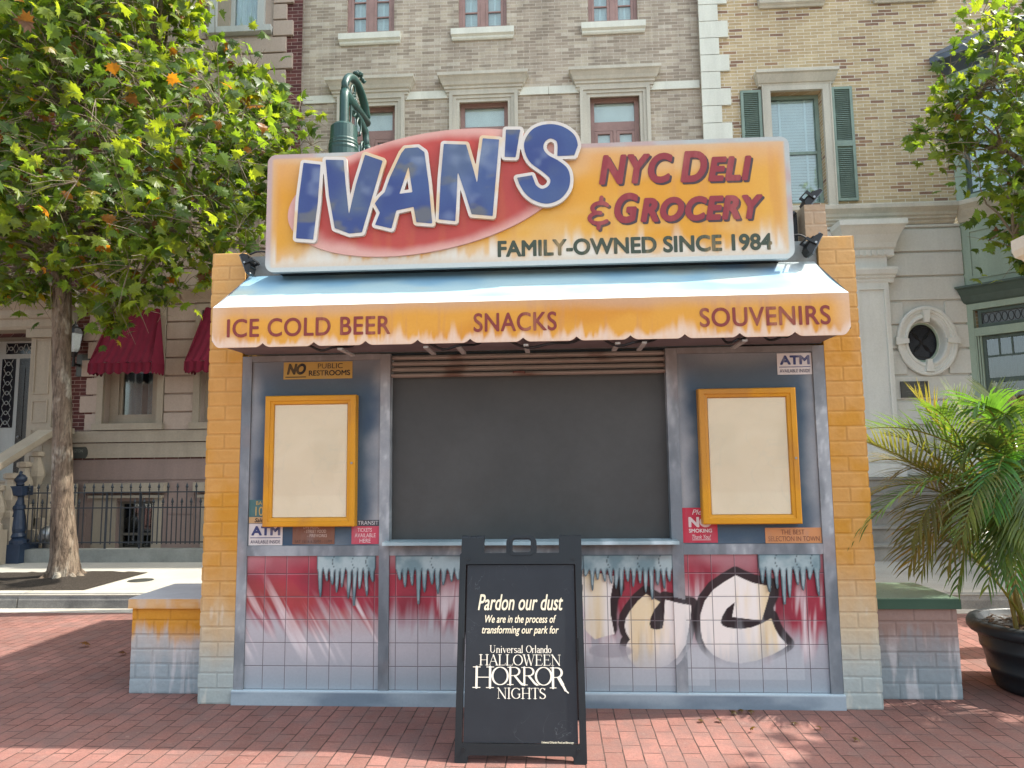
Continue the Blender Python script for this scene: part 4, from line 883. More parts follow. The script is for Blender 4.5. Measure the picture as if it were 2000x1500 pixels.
GL = {
 'H': (1.0, [(T_, [(.2, .02), (.2, .98)]), (T_, [(.8, .02), (.8, .98)]), (t_, [(.2, .5), (.8, .5)])]+[ser(x, y) for x in (.2, .8) for y in (.02, .98)]),
 'A': (.96, [(t_, [(.12, .02), (.48, 1)]), (T_, [(.48, .96), (.84, .02)]), (t_, [(.26, .36), (.7, .36)]), ser(.12, .02, .12), ser(.84, .02, .15)]),
 'L': (.78, [(T_, [(.2, .02), (.2, .98)]), (t_, [(.06, .02), (.7, .02), (.76, .22)]), ser(.2, .98)]),
 'O': (1.0, [(D_, arc(.5, .5, .41, .475, 0, 360, 40))]),
 'W': (1.24, [(T_, [(.14, .98), (.40, .03)]), (t_, [(.40, .03), (.64, .9)]), (T_, [(.56, .98), (.82, .03)]), (t_, [(.82, .03), (1.10, .98)]), ser(.14, .98, .13), ser(1.10, .98, .11), ser(.56, .98, .1)]),
 'E': (.82, [(T_, [(.2, .02), (.2, .98)]), (t_, [(.06, .98), (.68, .98), (.70, .80)]), (t_, [(.2, .52), (.58, .52)]), (t_, [(.06, .02), (.70, .02), (.76, .22)]), (t_, [(.58, .42), (.58, .62)])]),
 'N': (1.04, [(t_, [(.2, .02), (.2, .98)]), (T_, [(.17, .98), (.84, .03)]), (t_, [(.84, .02), (.84, .98)]), ser(.2, .02, .12), ser(.13, .98, .1), ser(.84, .98, .12)]),
 'R': (.94, [(T_, [(.2, .02), (.2, .98)]), (t_, [(.06, .98), (.42, .98)]), (D_, arc(.42, .75, .25, .23, 90, -90)), (t_, [(.2, .52), (.42, .52)]), (T_, [(.44, .5), (.74, .10), (.84, .03)]), (t_, [(.8, .02), (.96, .02)]), ser(.2, .02)]),
 'I': (.42, [(T_, [(.21, .02), (.21, .98)]), ser(.21, .02), ser(.21, .98)]),
 'G': (1.0, [(D_, arc(.5, .5, .41, .475, 42, 322, 34)), (T_, [(.80, .16), (.80, .42)]), ser(.78, .43, .15), (t_, [(.81, .82), (.84, .96)])]),
 'T': (.84, [(T_, [(.42, .02), (.42, .98)]), (t_, [(.06, .80), (.08, .98), (.76, .98), (.78, .80)]), ser(.42, .02)]),
 'S': (.66, [(D_, arc(.33, .745, .22, .235, 25, 200, 14)+arc(.33, .255, .25, .235, 68, -150, 18)), (T_, [(.14, .62), (.33, .50), (.53, .36)]), (t_, [(.55, .84), (.57, .98)]), (t_, [(.08, .02), (.09, .22)])]),
 'U': (1.0, [(T_, [(.22, .98), (.22, .36)]), (D_, arc(.5, .36, .28, .34, 180, 360, 16)), (t_, [(.78, .36), (.78, .98)]), ser(.22, .98, .15), ser(.78, .98, .12)]),
 'n': (.70, [(T_, [(.18, .02), (.18, .6)]), (D_, arc(.36, .42, .18, .19, 180, 0, 12)), (T_, [(.54, .42), (.54, .02)]), ser(.18, .02, .11), ser(.54, .02, .11)]),
 'i': (.36, [(T_, [(.18, .02), (.18, .6)]), ser(.18, .02, .11), (.07, [(.18, .86), (.18, .87)])]),
 'v': (.64, [(T_, [(.12, .6), (.33, .04)]), (t_, [(.33, .04), (.54, .6)]), ser(.12, .6, .1), ser(.54, .6, .08)]),
 'e': (.60, [(D_, arc(.31, .31, .22, .29, 10, 318, 26)), (t_, [(.1, .36), (.52, .36)])]),
 'r': (.52, [(T_, [(.18, .02), (.18, .6)]), (D_, arc(.36, .44, .17, .16, 170, 60, 8)), ser(.18, .02, .11)]),
 's': (.50, [(D_, arc(.25, .46, .15, .14, 30, 200, 10)+arc(.25, .16, .17, .14, 60, -150, 12)), (.06, [(.14, .38), (.36, .26)])]),
 'a': (.60, [(D_, arc(.3, .44, .17, .16, 150, 0, 10)), (T_, [(.46, .44), (.46, .06), (.56, .03)]), (D_, arc(.28, .17, .17, .15, 70, 330, 16))]),
 'l': (.36, [(T_, [(.18, .02), (.18, 1.0)]), ser(.18, .02, .11)]),
 'd': (.70, [(T_, [(.54, .02), (.54, 1.0)]), (D_, arc(.32, .31, .22, .29, 20, 340, 26)), ser(.58, .02, .08)]),
 'o': (.64, [(D_, arc(.32, .31, .22, .29, 0, 360, 28))]), ' ': (.3, [])}
def serif_sd(items):                    # items: (text, u0, u1, v0, v1)
    segs = []
    for text, u0, u1, v0, v1 in items:
        tot = sum(GL[ch][0]*.93 for ch in text); k = (u1-u0)/tot; H = v1-v0; x = 0
        for ch in text:
            w, st = GL[ch]
            for hw, pts in st:
                for a, b in zip(pts, pts[1:]):
                    p = np.array([u0+(x+a[0])*k, v0+a[1]*H]); q = np.array([u0+(x+b[0])*k, v0+b[1]*H]); d = q-p; L = np.hypot(*d)+1e-9
                    h = hw if hw is not None else t_+(T_-t_)*abs(d[1]/L)**1.2
                    segs.append((p, q, h*H*.82))
            x += w*.93
    def fn(P):
        out = np.full(len(P), 1e9)
        for a, b, h in segs:
            lo = np.minimum(a, b)-h-.02; hi = np.maximum(a, b)+h+.02; s_ = ((P > lo) & (P < hi)).all(1)
            if not s_.any(): continue
            Q = P[s_]; d = b-a; L = d@d; t = np.clip(((Q-a)@d)/L, 0, 1) if L > 1e-12 else np.zeros(len(Q)); r_ = Q-a-t[:, None]*d
            out[s_] = np.minimum(out[s_], np.sqrt((r_*r_).sum(1))-h)
        return np.where(out > 1, .02, out)
    return fn
def zq(x0, x1, y0, y1):
    a = atA(910+x0/6.25, 1230+y1/6.25); b = atA(910+x1/6.25, 1230+y0/6.25); return a[0], b[0], a[1], b[1]
items = [('Universal', -.199, -.012, .543, .581), ('Orlando', .003, .142, .543, .581), ('HALLOWEEN', -.256, .192, .479, .534), ('NIGHTS', -.157, .108, .312, .366)]
for ch, q in (('H', (70, 330, 450, 710)), ('O', (300, 515, 452, 676)), ('R', (492, 700, 456, 674)), ('R', (664, 872, 458, 678)), ('O', (833, 1046, 455, 682))): items.append((ch, *zq(*q)))
big = zq(1018, 1215, 462, 716); tail = [atA(910+x/6.25, 1230+y/6.25) for x, y in ((1135, 590), (1180, 670), (1215, 740), (1250, 772))]
sfn = serif_sd(items)
GL['\x01'] = (GL['R'][0], [s_ for i, s_ in enumerate(GL['R'][1]) if i not in (4, 5)]); rfn = serif_sd([('\x01', *big)])
def tfn(P):
    out = np.full(len(P), 1e9)
    for k, (a, b) in enumerate(zip(tail, tail[1:])):
        out = np.minimum(out, sd_segs(P, [np.array(a)], [np.array(b)])-(.0085-.0026*k))
    return out
sdf_part('wordmark', lambda P: np.minimum.reduce([sfn(P), rfn(P), tfn(P)]), (-.31, .25, .30, .60), .0017, 0, 0, None, M['white_ink'], sheet, plane=on_board(.0102), run=30)

# ------------------------------------------------------------------ green street lamp behind the sign
lamp = thing('street_lamp', 'dark green cast iron crook street lamp rising behind the shop sign', 'street lamp', (-2.24, 3.2, 0))
lx, ly = -2.25, 3.2
m = MB(); m.lathe([(.30, 0.0), (.30, .12), (.24, .18), (.22, .9), (.17, 1.0), (.14, 1.1), (.12, 2.6), (.11, 4.9)], (lx, ly, 0), 20); m.build('post', M['iron_green'], lamp, smooth=True)
m = MB(); m.lathe([(.12, 4.88), (.168, 4.95), (.172, 5.22), (.178, 5.25), (.17, 5.275), (.176, 5.295), (.165, 5.315), (.168, 5.34), (.158, 5.36), (.155, 5.52), (.12, 5.555), (.07, 5.56)], (lx, ly, 0), 24); m.build('collar', M['iron_green'], lamp, smooth=False)
pk = at(690, 160, 3.62); en = at(716, 290, 4.1)
P = [(lx, ly, 5.5+(pk[2]-.36-5.5)*t) for t in np.linspace(0, 1, 8)]
for a in np.linspace(172, 10, 18): ca = math.cos(math.radians(a)); q = (1-ca)/2; P.append((lx+(en[0]-lx)*q, ly+(en[1]-ly)*q, pk[2]-.36+.36*math.sin(math.radians(a))))
e = P[-1]; P += [(en[0]+(e[0]-en[0])*(1-t), en[1]+.02*t, e[2]+(en[2]-e[2])*t) for t in (.33, .66, 1.0)]
m = MB(); m.tube(P, [.056]*8+list(np.linspace(.056, .046, 18))+[.044, .042, .04], 12); m.build('crook', M['iron_green'], lamp, smooth=True)
end = P[-1]
def between(t, z): return (lx+(en[0]-lx)*t, ly+(en[1]-ly)*t, z+.12+.42*t)
m = MB()
for cx_, cz_, r_, a0, a1 in ((.35, 5.86, .085, 0, 330), (.40, 5.70, .11, 60, 400), (.62, 5.42, .10, -60, 250), (.80, 5.14, .07, 0, 360), (.86, 5.02, .05, 90, 420)):
    m.tube([between(cx_+r_*1.0*math.cos(math.radians(a))*(1-.0*a), cz_+r_*1.25*math.sin(math.radians(a))) for a in np.linspace(a0, a1, 20)], .014, 7)
m.tube([between(.18+.1*math.sin(2.6*t), 5.88-.5*t) for t in np.linspace(0, 1, 12)], .014, 7); pass
for k in range(16):
    a = between(.38+.10*random.uniform(-1, 1), 5.74+.13*random.uniform(-1, 1)); m.lathe([(.004, -.02), (.024, 0), (.004, .02)], a, 6)
for k in range(10):
    a = between(.5+.25*k/10, 6.15-.12*(k/10)**2); m.lathe([(.004, -.03), (.036, 0), (.004, .03)], (a[0]+random.uniform(-.03, .03), a[1], a[2]+random.uniform(-.02, .03)), 6)
m.build('scrollwork', M['iron_green'], lamp, smooth=True)
m = MB(); m.lathe([(.04, .05), (.05, .02), (.075, 0.0), (.05, -.03), (.06, -.10), (.20, -.25), (.24, -.36)], end, 20); m.build('lamp_hood', M['iron_green'], lamp, smooth=True)
m = MB(); m.lathe([(.22, -.362), (.2, -.45), (.12, -.55), (.01, -.58)], end, 20); m.build('globe', M['frosted'], lamp, smooth=True)

# ------------------------------------------------------------------ buildings
def flat_win(par, mname, x0, x1, z0, z1, y, w=.06, bars_x=(), bars_z=(), bw=.025, back='blind', glass='glass', depth=.1, name='window', slats=0.0, folds=0, gap=None, sash=None):
    """one window: frame (part) with pane, blind as sub-parts"""
    m = MB(); m.frame(x0, x1, z0, z1, w, y, y+.08)
    for q in bars_x: m.box(q-bw/2, q+bw/2, y+.012, y+.06, z0+w, z1-w)
    for q in bars_z: m.box(x0+w, x1-w, y+.016, y+.056, q-bw/2, q+bw/2)
    fr = m.build(name, M[mname] if isinstance(mname, str) else mname, par)
    m = MB(); m.box(x0+w*.9, x1-w*.9, y+.034, y+.038, z0+w*.9, z1-w*.9); m.build('pane', M[glass], fr)
    yb = y+.06
    if slats:
        m = MB(); z = z1-w
        while z > z0+w: m.face([(x0+w*.6, yb+.01, z), (x1-w*.6, yb+.01, z), (x1-w*.6, yb+.03, z-slats*.78), (x0+w*.6, yb+.03, z-slats*.78)]); z -= slats
        for q in (x0+(x1-x0)*.25, x0+(x1-x0)*.75): m.box(q-.018, q+.018, yb+.002, yb+.006, z0+w*.6, z1-w*.6)
        m.build('blind', M[back], fr)
        m = MB(); m.box(x0, x1, yb+.06, yb+.08, z0, z1); m.build('interior', M['dark_room'], fr)
    elif folds:
        m = MB(); n_ = folds*8; xs_ = np.linspace(x0+w*.5, x1-w*.5, n_); rr_ = [yb+.035+.028*math.sin(i*.785+.8*math.sin(i*.21)) for i in range(n_)]
        for i in range(n_-1):
            if gap and gap[0] < (xs_[i]-x0)/(x1-x0) < gap[1]: continue
            m.face([(xs_[i], rr_[i], z0+w*.5), (xs_[i+1], rr_[i+1], z0+w*.5), (xs_[i+1], rr_[i+1], z1-w*.5), (xs_[i], rr_[i], z1-w*.5)])
        m.build('curtain', M[back], fr)
        m = MB(); m.box(x0, x1, yb+.12, yb+.14, z0, z1); m.build('interior', M['dark_room'], fr)
    else:
        m = MB(); m.box(x0+.01, x1-.01, yb+.01, yb+.02, z0+.01, z1-.01); m.build('interior', M[back], fr)
    return fr

# --- middle building
MY = 7.1
mid = thing('brick_building', 'grey tan brick building with white window hoods and wine red windows behind the sign', 'building', (-.7, MY, 0))
W1 = [(-2.945, 0), (-.955, 0), (1.32, 0)]; W2 = [(-2.98, 0), (-.965, 0), (1.33, 0)]
holes = [(c_-.425, c_+.425, 5.4, 7.87) for c_, _ in W1]+[(c_-.43, c_+.43, 9.17, 11.4) for c_, _ in W2]+[(c_-.425, c_+.425, 1.3, 3.6) for c_, _ in W1]
m = MB(); m.wall(-4.5, 3.1, 0, 14, MY, holes, .22); m.build('wall', M['brick_mid'], mid)
m = MB(); m.cornice(-4.1, 2.7, MY, [(.0, 13.4), (.1, 13.5), (.3, 13.7), (.55, 13.95), (.55, 14.1)], 0); m.build('cornice', M['stone_g'], mid)
m = MB(); m.box(-4.18, 2.779, MY-.12, MY-.002, .146, .9); m.build('base_course', M['stone_g'], mid)
edges = [-4.179]
for c_, _ in W1: edges += [c_-.602, c_+.602]
edges.append(2.778)
for a, b in zip(edges[::2], edges[1::2]):
    n_ = max(1, round((b-a)/.62)); q = np.linspace(a, b, n_+1)
    for u, v in zip(q, q[1:]): m = MB(); m.box(u+.004, v-.004, MY-.03, MY-.001, 7.915, 8.055); m.build('band_stone', M['stone_w'], mid)
HOOD = [(.035, 7.93), (.05, 7.955), (.05, 7.985), (.075, 7.995), (.075, 8.035), (.10, 8.045), (.10, 8.08), (.13, 8.10), (.15, 8.15), (.19, 8.21), (.22, 8.235), (.22, 8.29)]
for c_, _ in W1:
    m = MB(); m.cornice(c_-.605, c_+.605, MY-.002, HOOD, .82); m.build('window_hood', M['stone_g'], mid)
    m = MB(); m.frame(c_-.60, c_+.60, 5.2, 8.0, .06, MY-.075, MY-.001, False); m.frame(c_-.54, c_+.54, 5.2, 7.94, .055, MY-.05, MY-.001, False); m.frame(c_-.485, c_+.485, 5.2, 7.885, .06, MY-.028, MY-.0005, False); m.build('window_surround', M['stone_g'], mid)
    m = MB(); m.box(c_-.55, c_+.55, MY-.003, MY-.002, 7.94, 7.95); 
    f = flat_win(mid, 'wine', c_-.424, c_+.424, 5.4, 7.868, MY+.12, .075, (), (7.36,), .16, 'frosted')
    m = MB(); m.box(c_-.03, c_+.03, MY+.118, MY+.19, 5.48, 7.28)
    for s in (-1, 1): a, b = sorted((c_+s*.03, c_+s*.349)); m.frame(a+.004, b-.004, 5.49, 7.27, .05, MY+.126, MY+.18)
    m.build('casement', M['wine'], f)
for c_, _ in W2:
    m = MB(); m.cornice(c_-.53, c_+.53, MY-.002, [(.03, 8.975), (.05, 9.0), (.05, 9.03), (.09, 9.06), (.09, 9.17)], .3); m.build('window_sill', M['stone_w'], mid)
    f = flat_win(mid, 'wine', c_-.429, c_+.429, 9.172, 11.398, MY+.06, .055, (), (), .02, 'blind', slats=.062)
    m = MB(); m.box(c_-.045, c_+.045, MY+.058, MY+.13, 9.23, 11.34)
    for s in (-1, 1):
        a, b = sorted((c_+s*.045, c_+s*.373)); m.frame(a+.003, b-.003, 9.23, 11.34, .05, MY+.064, MY+.12)
        for z in np.arange(9.55, 11.3, .30): m.box(a+.05, b-.05, MY+.075, MY+.105, z-.011, z+.011)
    m.build('casement', M['wine'], f)
for c_, _ in W1: flat_win(mid, 'wine', c_-.424, c_+.424, 1.3, 3.6, MY+.12, .075, (c_,), (3.0,), .06, 'frosted')

# --- right building
RY = 7.0
rb = thing('brick_building', 'tan brick building with white quoins, green shutters and an oval window', 'building', (5.0, RY, 0))
m = MB(); m.wall(2.781, 6.85, 5.68, 14, RY, [(3.915, 4.775, 5.78, 7.74), (3.9, 4.8, 9.45, 11.5)], .25); m.build('wall', M['brick_tan'], rb)
m = MB(); m.wall(2.781, 6.85, 0, 5.36, RY, [(5.87, 6.49, 3.05, 3.79)], .2); m.build('lower_wall', M['white_wall'], rb)
m = MB(); m.cornice(2.85, 6.8, RY, [(.0, 13.4), (.1, 13.5), (.3, 13.7), (.55, 13.95), (.55, 14.1)], 0); m.build('roof_cornice', M['white_trim'], rb)
m = MB(); z = 5.70; k = 0
while z < 13.3:
    h = .305; m.box(2.783, 3.265 if k % 2 == 0 else 3.105, RY-.045, RY-.001, z, z+h-.012); z += h; k += 1
m.build('quoin', M['stone_w'], rb)
m = MB(); m.cornice(2.79, 6.76, RY, [(.03, 5.36), (.06, 5.39), (.06, 5.42), (.10, 5.44), (.10, 5.47), (.13, 5.49), (.14, 5.53), (.19, 5.58), (.21, 5.60), (.21, 5.66), (.16, 5.685)], 0); m.build('string_cornice', M['stone_g'], rb)
# window with hood and louvred shutters
m = MB(); m.frame(3.79, 4.90, 5.70, 7.86, .125, RY-.07, RY-.001, False); m.frame(3.775, 4.915, 5.70, 7.87, .02, RY-.085, RY-.0005, False); m.build('window_surround', M['stone_g'], rb)
m = MB(); m.cornice(3.76, 4.92, RY-.002, [(.07, 7.82), (.08, 7.85), (.10, 7.86), (.13, 7.91), (.17, 7.98), (.20, 8.0), (.20, 8.045)], .5); m.build('window_hood', M['stone_g'], rb)
flat_win(rb, 'green_shutter', 3.917, 4.773, 5.79, 7.738, RY+.14, .06, (), (6.72,), .05, 'blind', slats=.052)
for a, b in ((3.425, 3.765), (4.925, 5.265)):
    m = MB(); m.frame(a, b, 5.79, 7.77, .045, RY-.05, RY-.005); m.box(a+.045, b-.045, RY-.048, RY-.006, 6.73, 6.83)
    z = 5.86
    while z < 7.70:
        if not 6.70 < z < 6.83: m.face([(a+.045, RY-.044, z), (b-.045, RY-.044, z), (b-.045, RY-.012, z+.036), (a+.045, RY-.012, z+.036)])
        z += .034
    m.box(a+.04, b-.04, RY-.010, RY-.006, 5.83, 7.73); m.build('shutter', M['green_shutter'], rb)
m = MB(); m.cornice(3.83, 4.88, RY-.002, [(.04, 9.24), (.06, 9.27), (.10, 9.30), (.12, 9.38), (.12, 9.45)], .3); m.build('window_sill', M['stone_g'], rb)
flat_win(rb, 'green_shutter', 3.905, 4.795, 9.455, 11.495, RY+.14, .06, (), (10.4,), .05, 'blind', slats=.052)
m = MB(); m.cornice(5.75, 6.75, RY-.002, [(.04, 9.24), (.06, 9.27), (.10, 9.30), (.12, 9.38), (.12, 9.45)], .3); m.build('window_sill', M['stone_g'], rb)
# channelled boards with an oval opening
OX, OZ = 6.18, 3.42; m = MB(); zs_ = [5.37, 5.29, 4.89, 4.485, 4.08, 3.69, 3.29, 2.87, 2.465, 2.07, 1.66, 1.26]
for a, b in zip(zs_, zs_[1:]):
    z1, z0 = a-.018, b+.018
    if z0 < OZ+.39 and z1 > OZ-.39: m.box(2.79, OX-.33, RY-.035, RY-.001, z0, z1); m.box(OX+.33, 6.845, RY-.035, RY-.001, z0, z1)
    else: m.box(2.79, 6.845, RY-.035, RY-.001, z0, z1)
m.build('channelled_boards', M['white_wall'], rb, bevel=.006)
rings = [(.475, .565, -.030), (.475, .565, -.075), (.462, .552, -.085), (.425, .512, -.085), (.415, .50, -.066), (.385, .468, -.066), (.378, .46, -.05), (.345, .42, -.05), (.335, .41, -.066), (.31, .38, -.07), (.295, .362, -.05), (.285, .35, .0), (.278, .342, .10), (.262, .325, .10)]
def ell(a, b, y, n_=56): return [(OX+a*math.cos(2*math.pi*i/n_), RY+y, OZ+b*math.sin(2*math.pi*i/n_)) for i in range(n_)]
m = MB(); R_ = [ell(*r) for r in rings]
for a, b in zip(R_, R_[1:]):
    for i in range(56): m.face([a[i], a[(i+1) % 56], b[(i+1) % 56], b[i]])
for ang in (90, 0, 180, 270):
    ca, sa = math.cos(math.radians(ang)), math.sin(math.radians(ang)); r0_, r1_ = (.30, .50) if ca else (.365, .60)
    a = [(r0_, -.035), (r1_, -.062), (r1_, .062), (r0_, .035)]; q = [(OX+u*ca-v*sa, OZ+u*sa+v*ca) for u, v in a]
    m.prism(q, RY-.105, RY-.04)
ov = m.build('oval_window', M['white_trim'], rb)
m = MB(); G0 = ell(.262, .325, .098); G1 = ell(.235, .296, .098); G2 = ell(.235, .296, .12)
for a, b in ((G0, G1), (G1, G2)):
    for i in range(56): m.face([a[i], a[(i+1) % 56], b[(i+1) % 56], b[i]])
m.build('sash', M['green_trim'], ov)
m = MB(); m.face(ell(.24, .30, .13)); m.build('pane', mat_plain('leaded_glass_dark', (.014, .017, .024), .3, .4, 6, .05, .3), ov)
m = MB()
for s in (-1, 1): m.tube([(OX-.17, RY+.122, OZ-s*.21), (OX+.17, RY+.122, OZ+s*.21)], .007, 6)
for dx_, dz_ in ((0, .19), (0, -.19), (.15, 0), (-.15, 0)):
    m.tube([(OX+dx_*(1.0)+.13*math.cos(t), RY+.122, OZ+dz_*1.0+.16*math.sin(t)) for t in np.linspace(0, 2*math.pi, 18) if ((dx_+.13*math.cos(t))/.235)**2+((dz_+.16*math.sin(t))/.296)**2 < 1] or [(OX, RY+.122, OZ), (OX+.01, RY+.122, OZ)], .006, 5)
m.tube(ell(.232, .292, .122)+[ell(.232, .292, .122)[0]], .008, 5); m.build('glazing_bar', M['black_metal'], ov)
# pilaster with capital
m = MB(); px0, px1 = 5.02, 5.58; yb = RY-.04
m.box(px0, px1, yb-.14, yb, 1.27, 4.9); m.frame(px0+.05, px1-.05, 1.5, 4.28, .035, yb-.165, yb-.139); m.box(px0-.06, px1+.06, yb-.2, yb, 1.262, 1.46)
m.build('pilaster', M['white_trim'], rb)
m = MB()
m.cornice(px0, px1, yb, [(.142, 4.36), (.155, 4.39), (.155, 4.42), (.18, 4.44), (.18, 4.47), (.21, 4.49), (.23, 4.56), (.23, 4.60)], .55)
m.cornice(px0, px1, yb, [(.15, 4.78), (.17, 4.80), (.17, 4.90), (.20, 4.93), (.22, 5.0), (.28, 5.12), (.36, 5.22), (.40, 5.25), (.40, 5.335)], .62)
for k in range(6): m.box(px0+.02+k*.095, px0+.07+k*.095, yb-.195, yb-.16, 4.81, 4.885)
m.build('capital', M['white_trim'], rb)
m = MB(); m.box(5.73, 6.13, RY-.055, RY-.034, 2.52, 2.76); m.frame(5.72, 6.14, 2.51, 2.77, .02, RY-.066, RY-.033); pl = m.build('plaque', M['bronze'], rb)
m = MB()
for k in range(4): m.box(5.80+.03*(k % 2), 6.06-.02*(k % 3), RY-.0575, RY-.054, 2.69-.042*k, 2.702-.042*k)
m.build('raised_line', mat_plain('dull_bronze', c8(96, 98, 92), .5, .2, 9, 0), pl)
# canted bay
BX = Matrix(((.7071, .7071, 0, 6.85), (-.7071, .7071, 0, RY), (0, 0, 1, 0), (0, 0, 0, 1)))     # x along the canted face, y into it
def bay_face(xf, L, tag_):
    m = MB(xf); m.box(0, L, 0, .12, 4.28, 5.36); m.frame(.09, L-.09, 4.40, 5.22, .045, -.02, .005); m.box(0, .10, -.03, .12, .146, 4.28); m.box(L-.10, L, -.03, .12, .146, 4.28)
    m.box(.10, L-.10, -.015, .12, .146, 1.75); m.box(.10, L-.10, -.045, .12, 1.75, 1.83); m.box(.10, L-.10, -.025, .12, 3.47, 3.60); m.box(.10, L-.10, -.03, .12, 3.90, 4.0)
    for w_ in (.0, .03, .06): m.box(.10+w_, .122+w_, -.02+w_*.5, .1, 1.83, 3.47); m.box(L-.122-w_, L-.10-w_, -.02+w_*.5, .1, 1.83, 3.47)
    b = m.build('bay', M['green_trim'], rb)
    m = MB(xf); m.cornice(.0, L, 0, [(.03, 3.995), (.06, 4.02), (.10, 4.12), (.17, 4.22), (.22, 4.245), (.22, 4.275)], .35 if tag_ else 0); m.build('bay_hood', M['green_dark'], b)
    m = MB(xf); m.frame(.18, L-.18, 1.84, 3.46, .05, .05, .09); m.box(.23, L-.23, .045, .09, 2.72, 2.79); m.box(.23, L-.23, .055, .085, 3.12, 3.15)
    nb = max(2, int((L-.4)/.16))
    for i in range(1, nb): q = .23+(L-.46)*i/nb; m.box(q-.012, q+.012, .055, .085, 3.15, 3.41)
    m.frame(.15, L-.15, 3.61, 3.89, .05, .03, .08); fr = m.build('bay_window', M['green_dark'], rb)
    m = MB(xf); m.box(.2, L-.2, .068, .072, 1.85, 3.45); m.build('pane', M['glass_dark'], fr)
    m = MB(xf); m.box(.19, L-.19, .07, .075, 3.65, 3.85); m.build('transom', mat_plain('leaded_transom', c8(74, 80, 82), .3, .2, 9, .1, .5), fr)
    m = MB(xf)
    for i in range(int((L-.4)/.085)):
        cx_ = .25+.085*i; m.tube([(cx_+.038*math.cos(t), .064, 3.75+.075*math.sin(t)) for t in np.linspace(0, 2*math.pi, 9)], .004, 4)
    m.build('leading', M['black_metal'], fr)
    m = MB(xf); n_ = 60; q = np.linspace(.15, L-.15, n_); yy = [.13+.03*math.sin(i*.9+1.3*math.sin(i*.17)) for i in range(n_)]
    for i in range(n_-1): m.face([(q[i], yy[i], 1.8), (q[i+1], yy[i+1], 1.8), (q[i+1], yy[i+1], 3.5), (q[i], yy[i], 3.5)])
    m.build('curtain', M['curtain_dim'], fr)
    # upper storey
    m = MB(xf); m.box(0, .16, -.03, .12, 5.69, 7.9); m.box(L-.16, L, -.03, .12, 5.69, 7.9); m.box(.16, L-.16, -.03, .12, 7.55, 7.9); m.box(.16, L-.16, -.06, .12, 5.69, 5.78); m.build('upper_bay', M['green_trim'], rb)
    m = MB(xf); m.frame(.165, L-.165, 5.785, 7.545, .05, .03, .08); m.box(.21, L-.21, .03, .08, 6.62, 6.68); fu = m.build('upper_window', M['green_dark'], rb)
    m = MB(xf); m.box(.2, L-.2, .05, .054, 5.8, 7.53); m.build('pane', M['glass'], fu)
    m = MB(xf)
    for i in range(n_-1): m.face([(q[i], yy[i], 5.75), (q[i+1], yy[i+1], 5.75), (q[i+1], yy[i+1], 7.56), (q[i], yy[i], 7.56)])
    m.build('net_curtain', M['curtain'], fu)
    m = MB(xf); m.cornice(0, L, 0, [(.03, 7.9), (.10, 7.95), (.22, 8.02), (.34, 8.06), (.34, 8.16)], .42 if tag_ else 0); m.face([(-.1, -.34, 8.165), (L+.1, -.34, 8.165), (L+.1, .2, 8.55), (-.1, .2, 8.55)]); m.build('slate_hood', M['slate'], rb)
    m = MB(xf); m.cornice(0, L, 0, [(.03, 5.36), (.06, 5.42), (.10, 5.47), (.14, 5.53), (.21, 5.60), (.21, 5.66), (.16, 5.685)], 0); m.build('string_cornice', M['stone_g'], rb)
bay_face(BX, 1.15, True)
bay_face(Matrix.Translation((6.85+1.15*.7071, RY-1.15*.7071, 0)), 2.0, False)
m = MB(); m.box(6.852, 20, RY, RY+.3, 0, 14); m.build('side_return', M['brick_tan'], rb)
# stoop
m = MB()
for k in range(5):
    z1 = .146+.222*(k+1); y0 = 5.55+.28*k; m.box(4.3, 6.1, y0, RY-.04, z1-.222, z1-.03); m.box(4.28, 6.1, y0-.035, RY-.041, z1-.03, z1)
m.build('stoop', M['stone_l'] if False else mat_plain('stoop_stone', c8(142, 140, 132), .9, .25, 3, .3), rb)
m = MB(); m.box(6.1, 6.42, 5.5, RY-.04, .146, .5)
m.tube([(6.26, 5.55, 1.15), (6.26, RY-.1, 2.2)], .1, 4); m.box(6.08, 6.44, 5.42, 5.74, .146, 1.32); m.box(6.05, 6.47, 5.39, 5.77, 1.32, 1.42)
for k in range(5): m.lathe([(.07, 0), (.07, .06), (.045, .1), (.09, .3), (.04, .5), (.07, .6), (.07, .7)], (6.26, 5.92+.24*k, .5+.17*k), 10)
m.build('balustrade', M['white_trim'], rb)

# --- the building across the street, behind the viewer: it shows only as a reflection and closes off the low sky
ob = thing('pink_building', 'long pink rendered building across the street, showing only in window reflections', 'building', (0, -30, 0))
hs_ = [(x, x+1.3, z, z+2.1) for x in np.arange(-28, 28, 3.2) for z in (1.2, 4.6)]
m = MB(Matrix(((-1, 0, 0, 0), (0, -1, 0, -23), (0, 0, 1, 0), (0, 0, 0, 1)))); m.wall(-30, 30, 0, 7.4, 7.0, hs_, .2); m.build('wall', mat_plain('pink_render', c8(176, 150, 138), .85, .2, 1.5, .1), ob)
m = MB(); m.box(-30, 30, -30.5, -30.25, 0, 7.3); m.build('window_glass', M['dark_room'], ob)
m = MB(); m.box(-30.2, 30.2, -30.4, -29.5, 7.41, 7.8); m.build('cornice', M['stone_g'], ob)

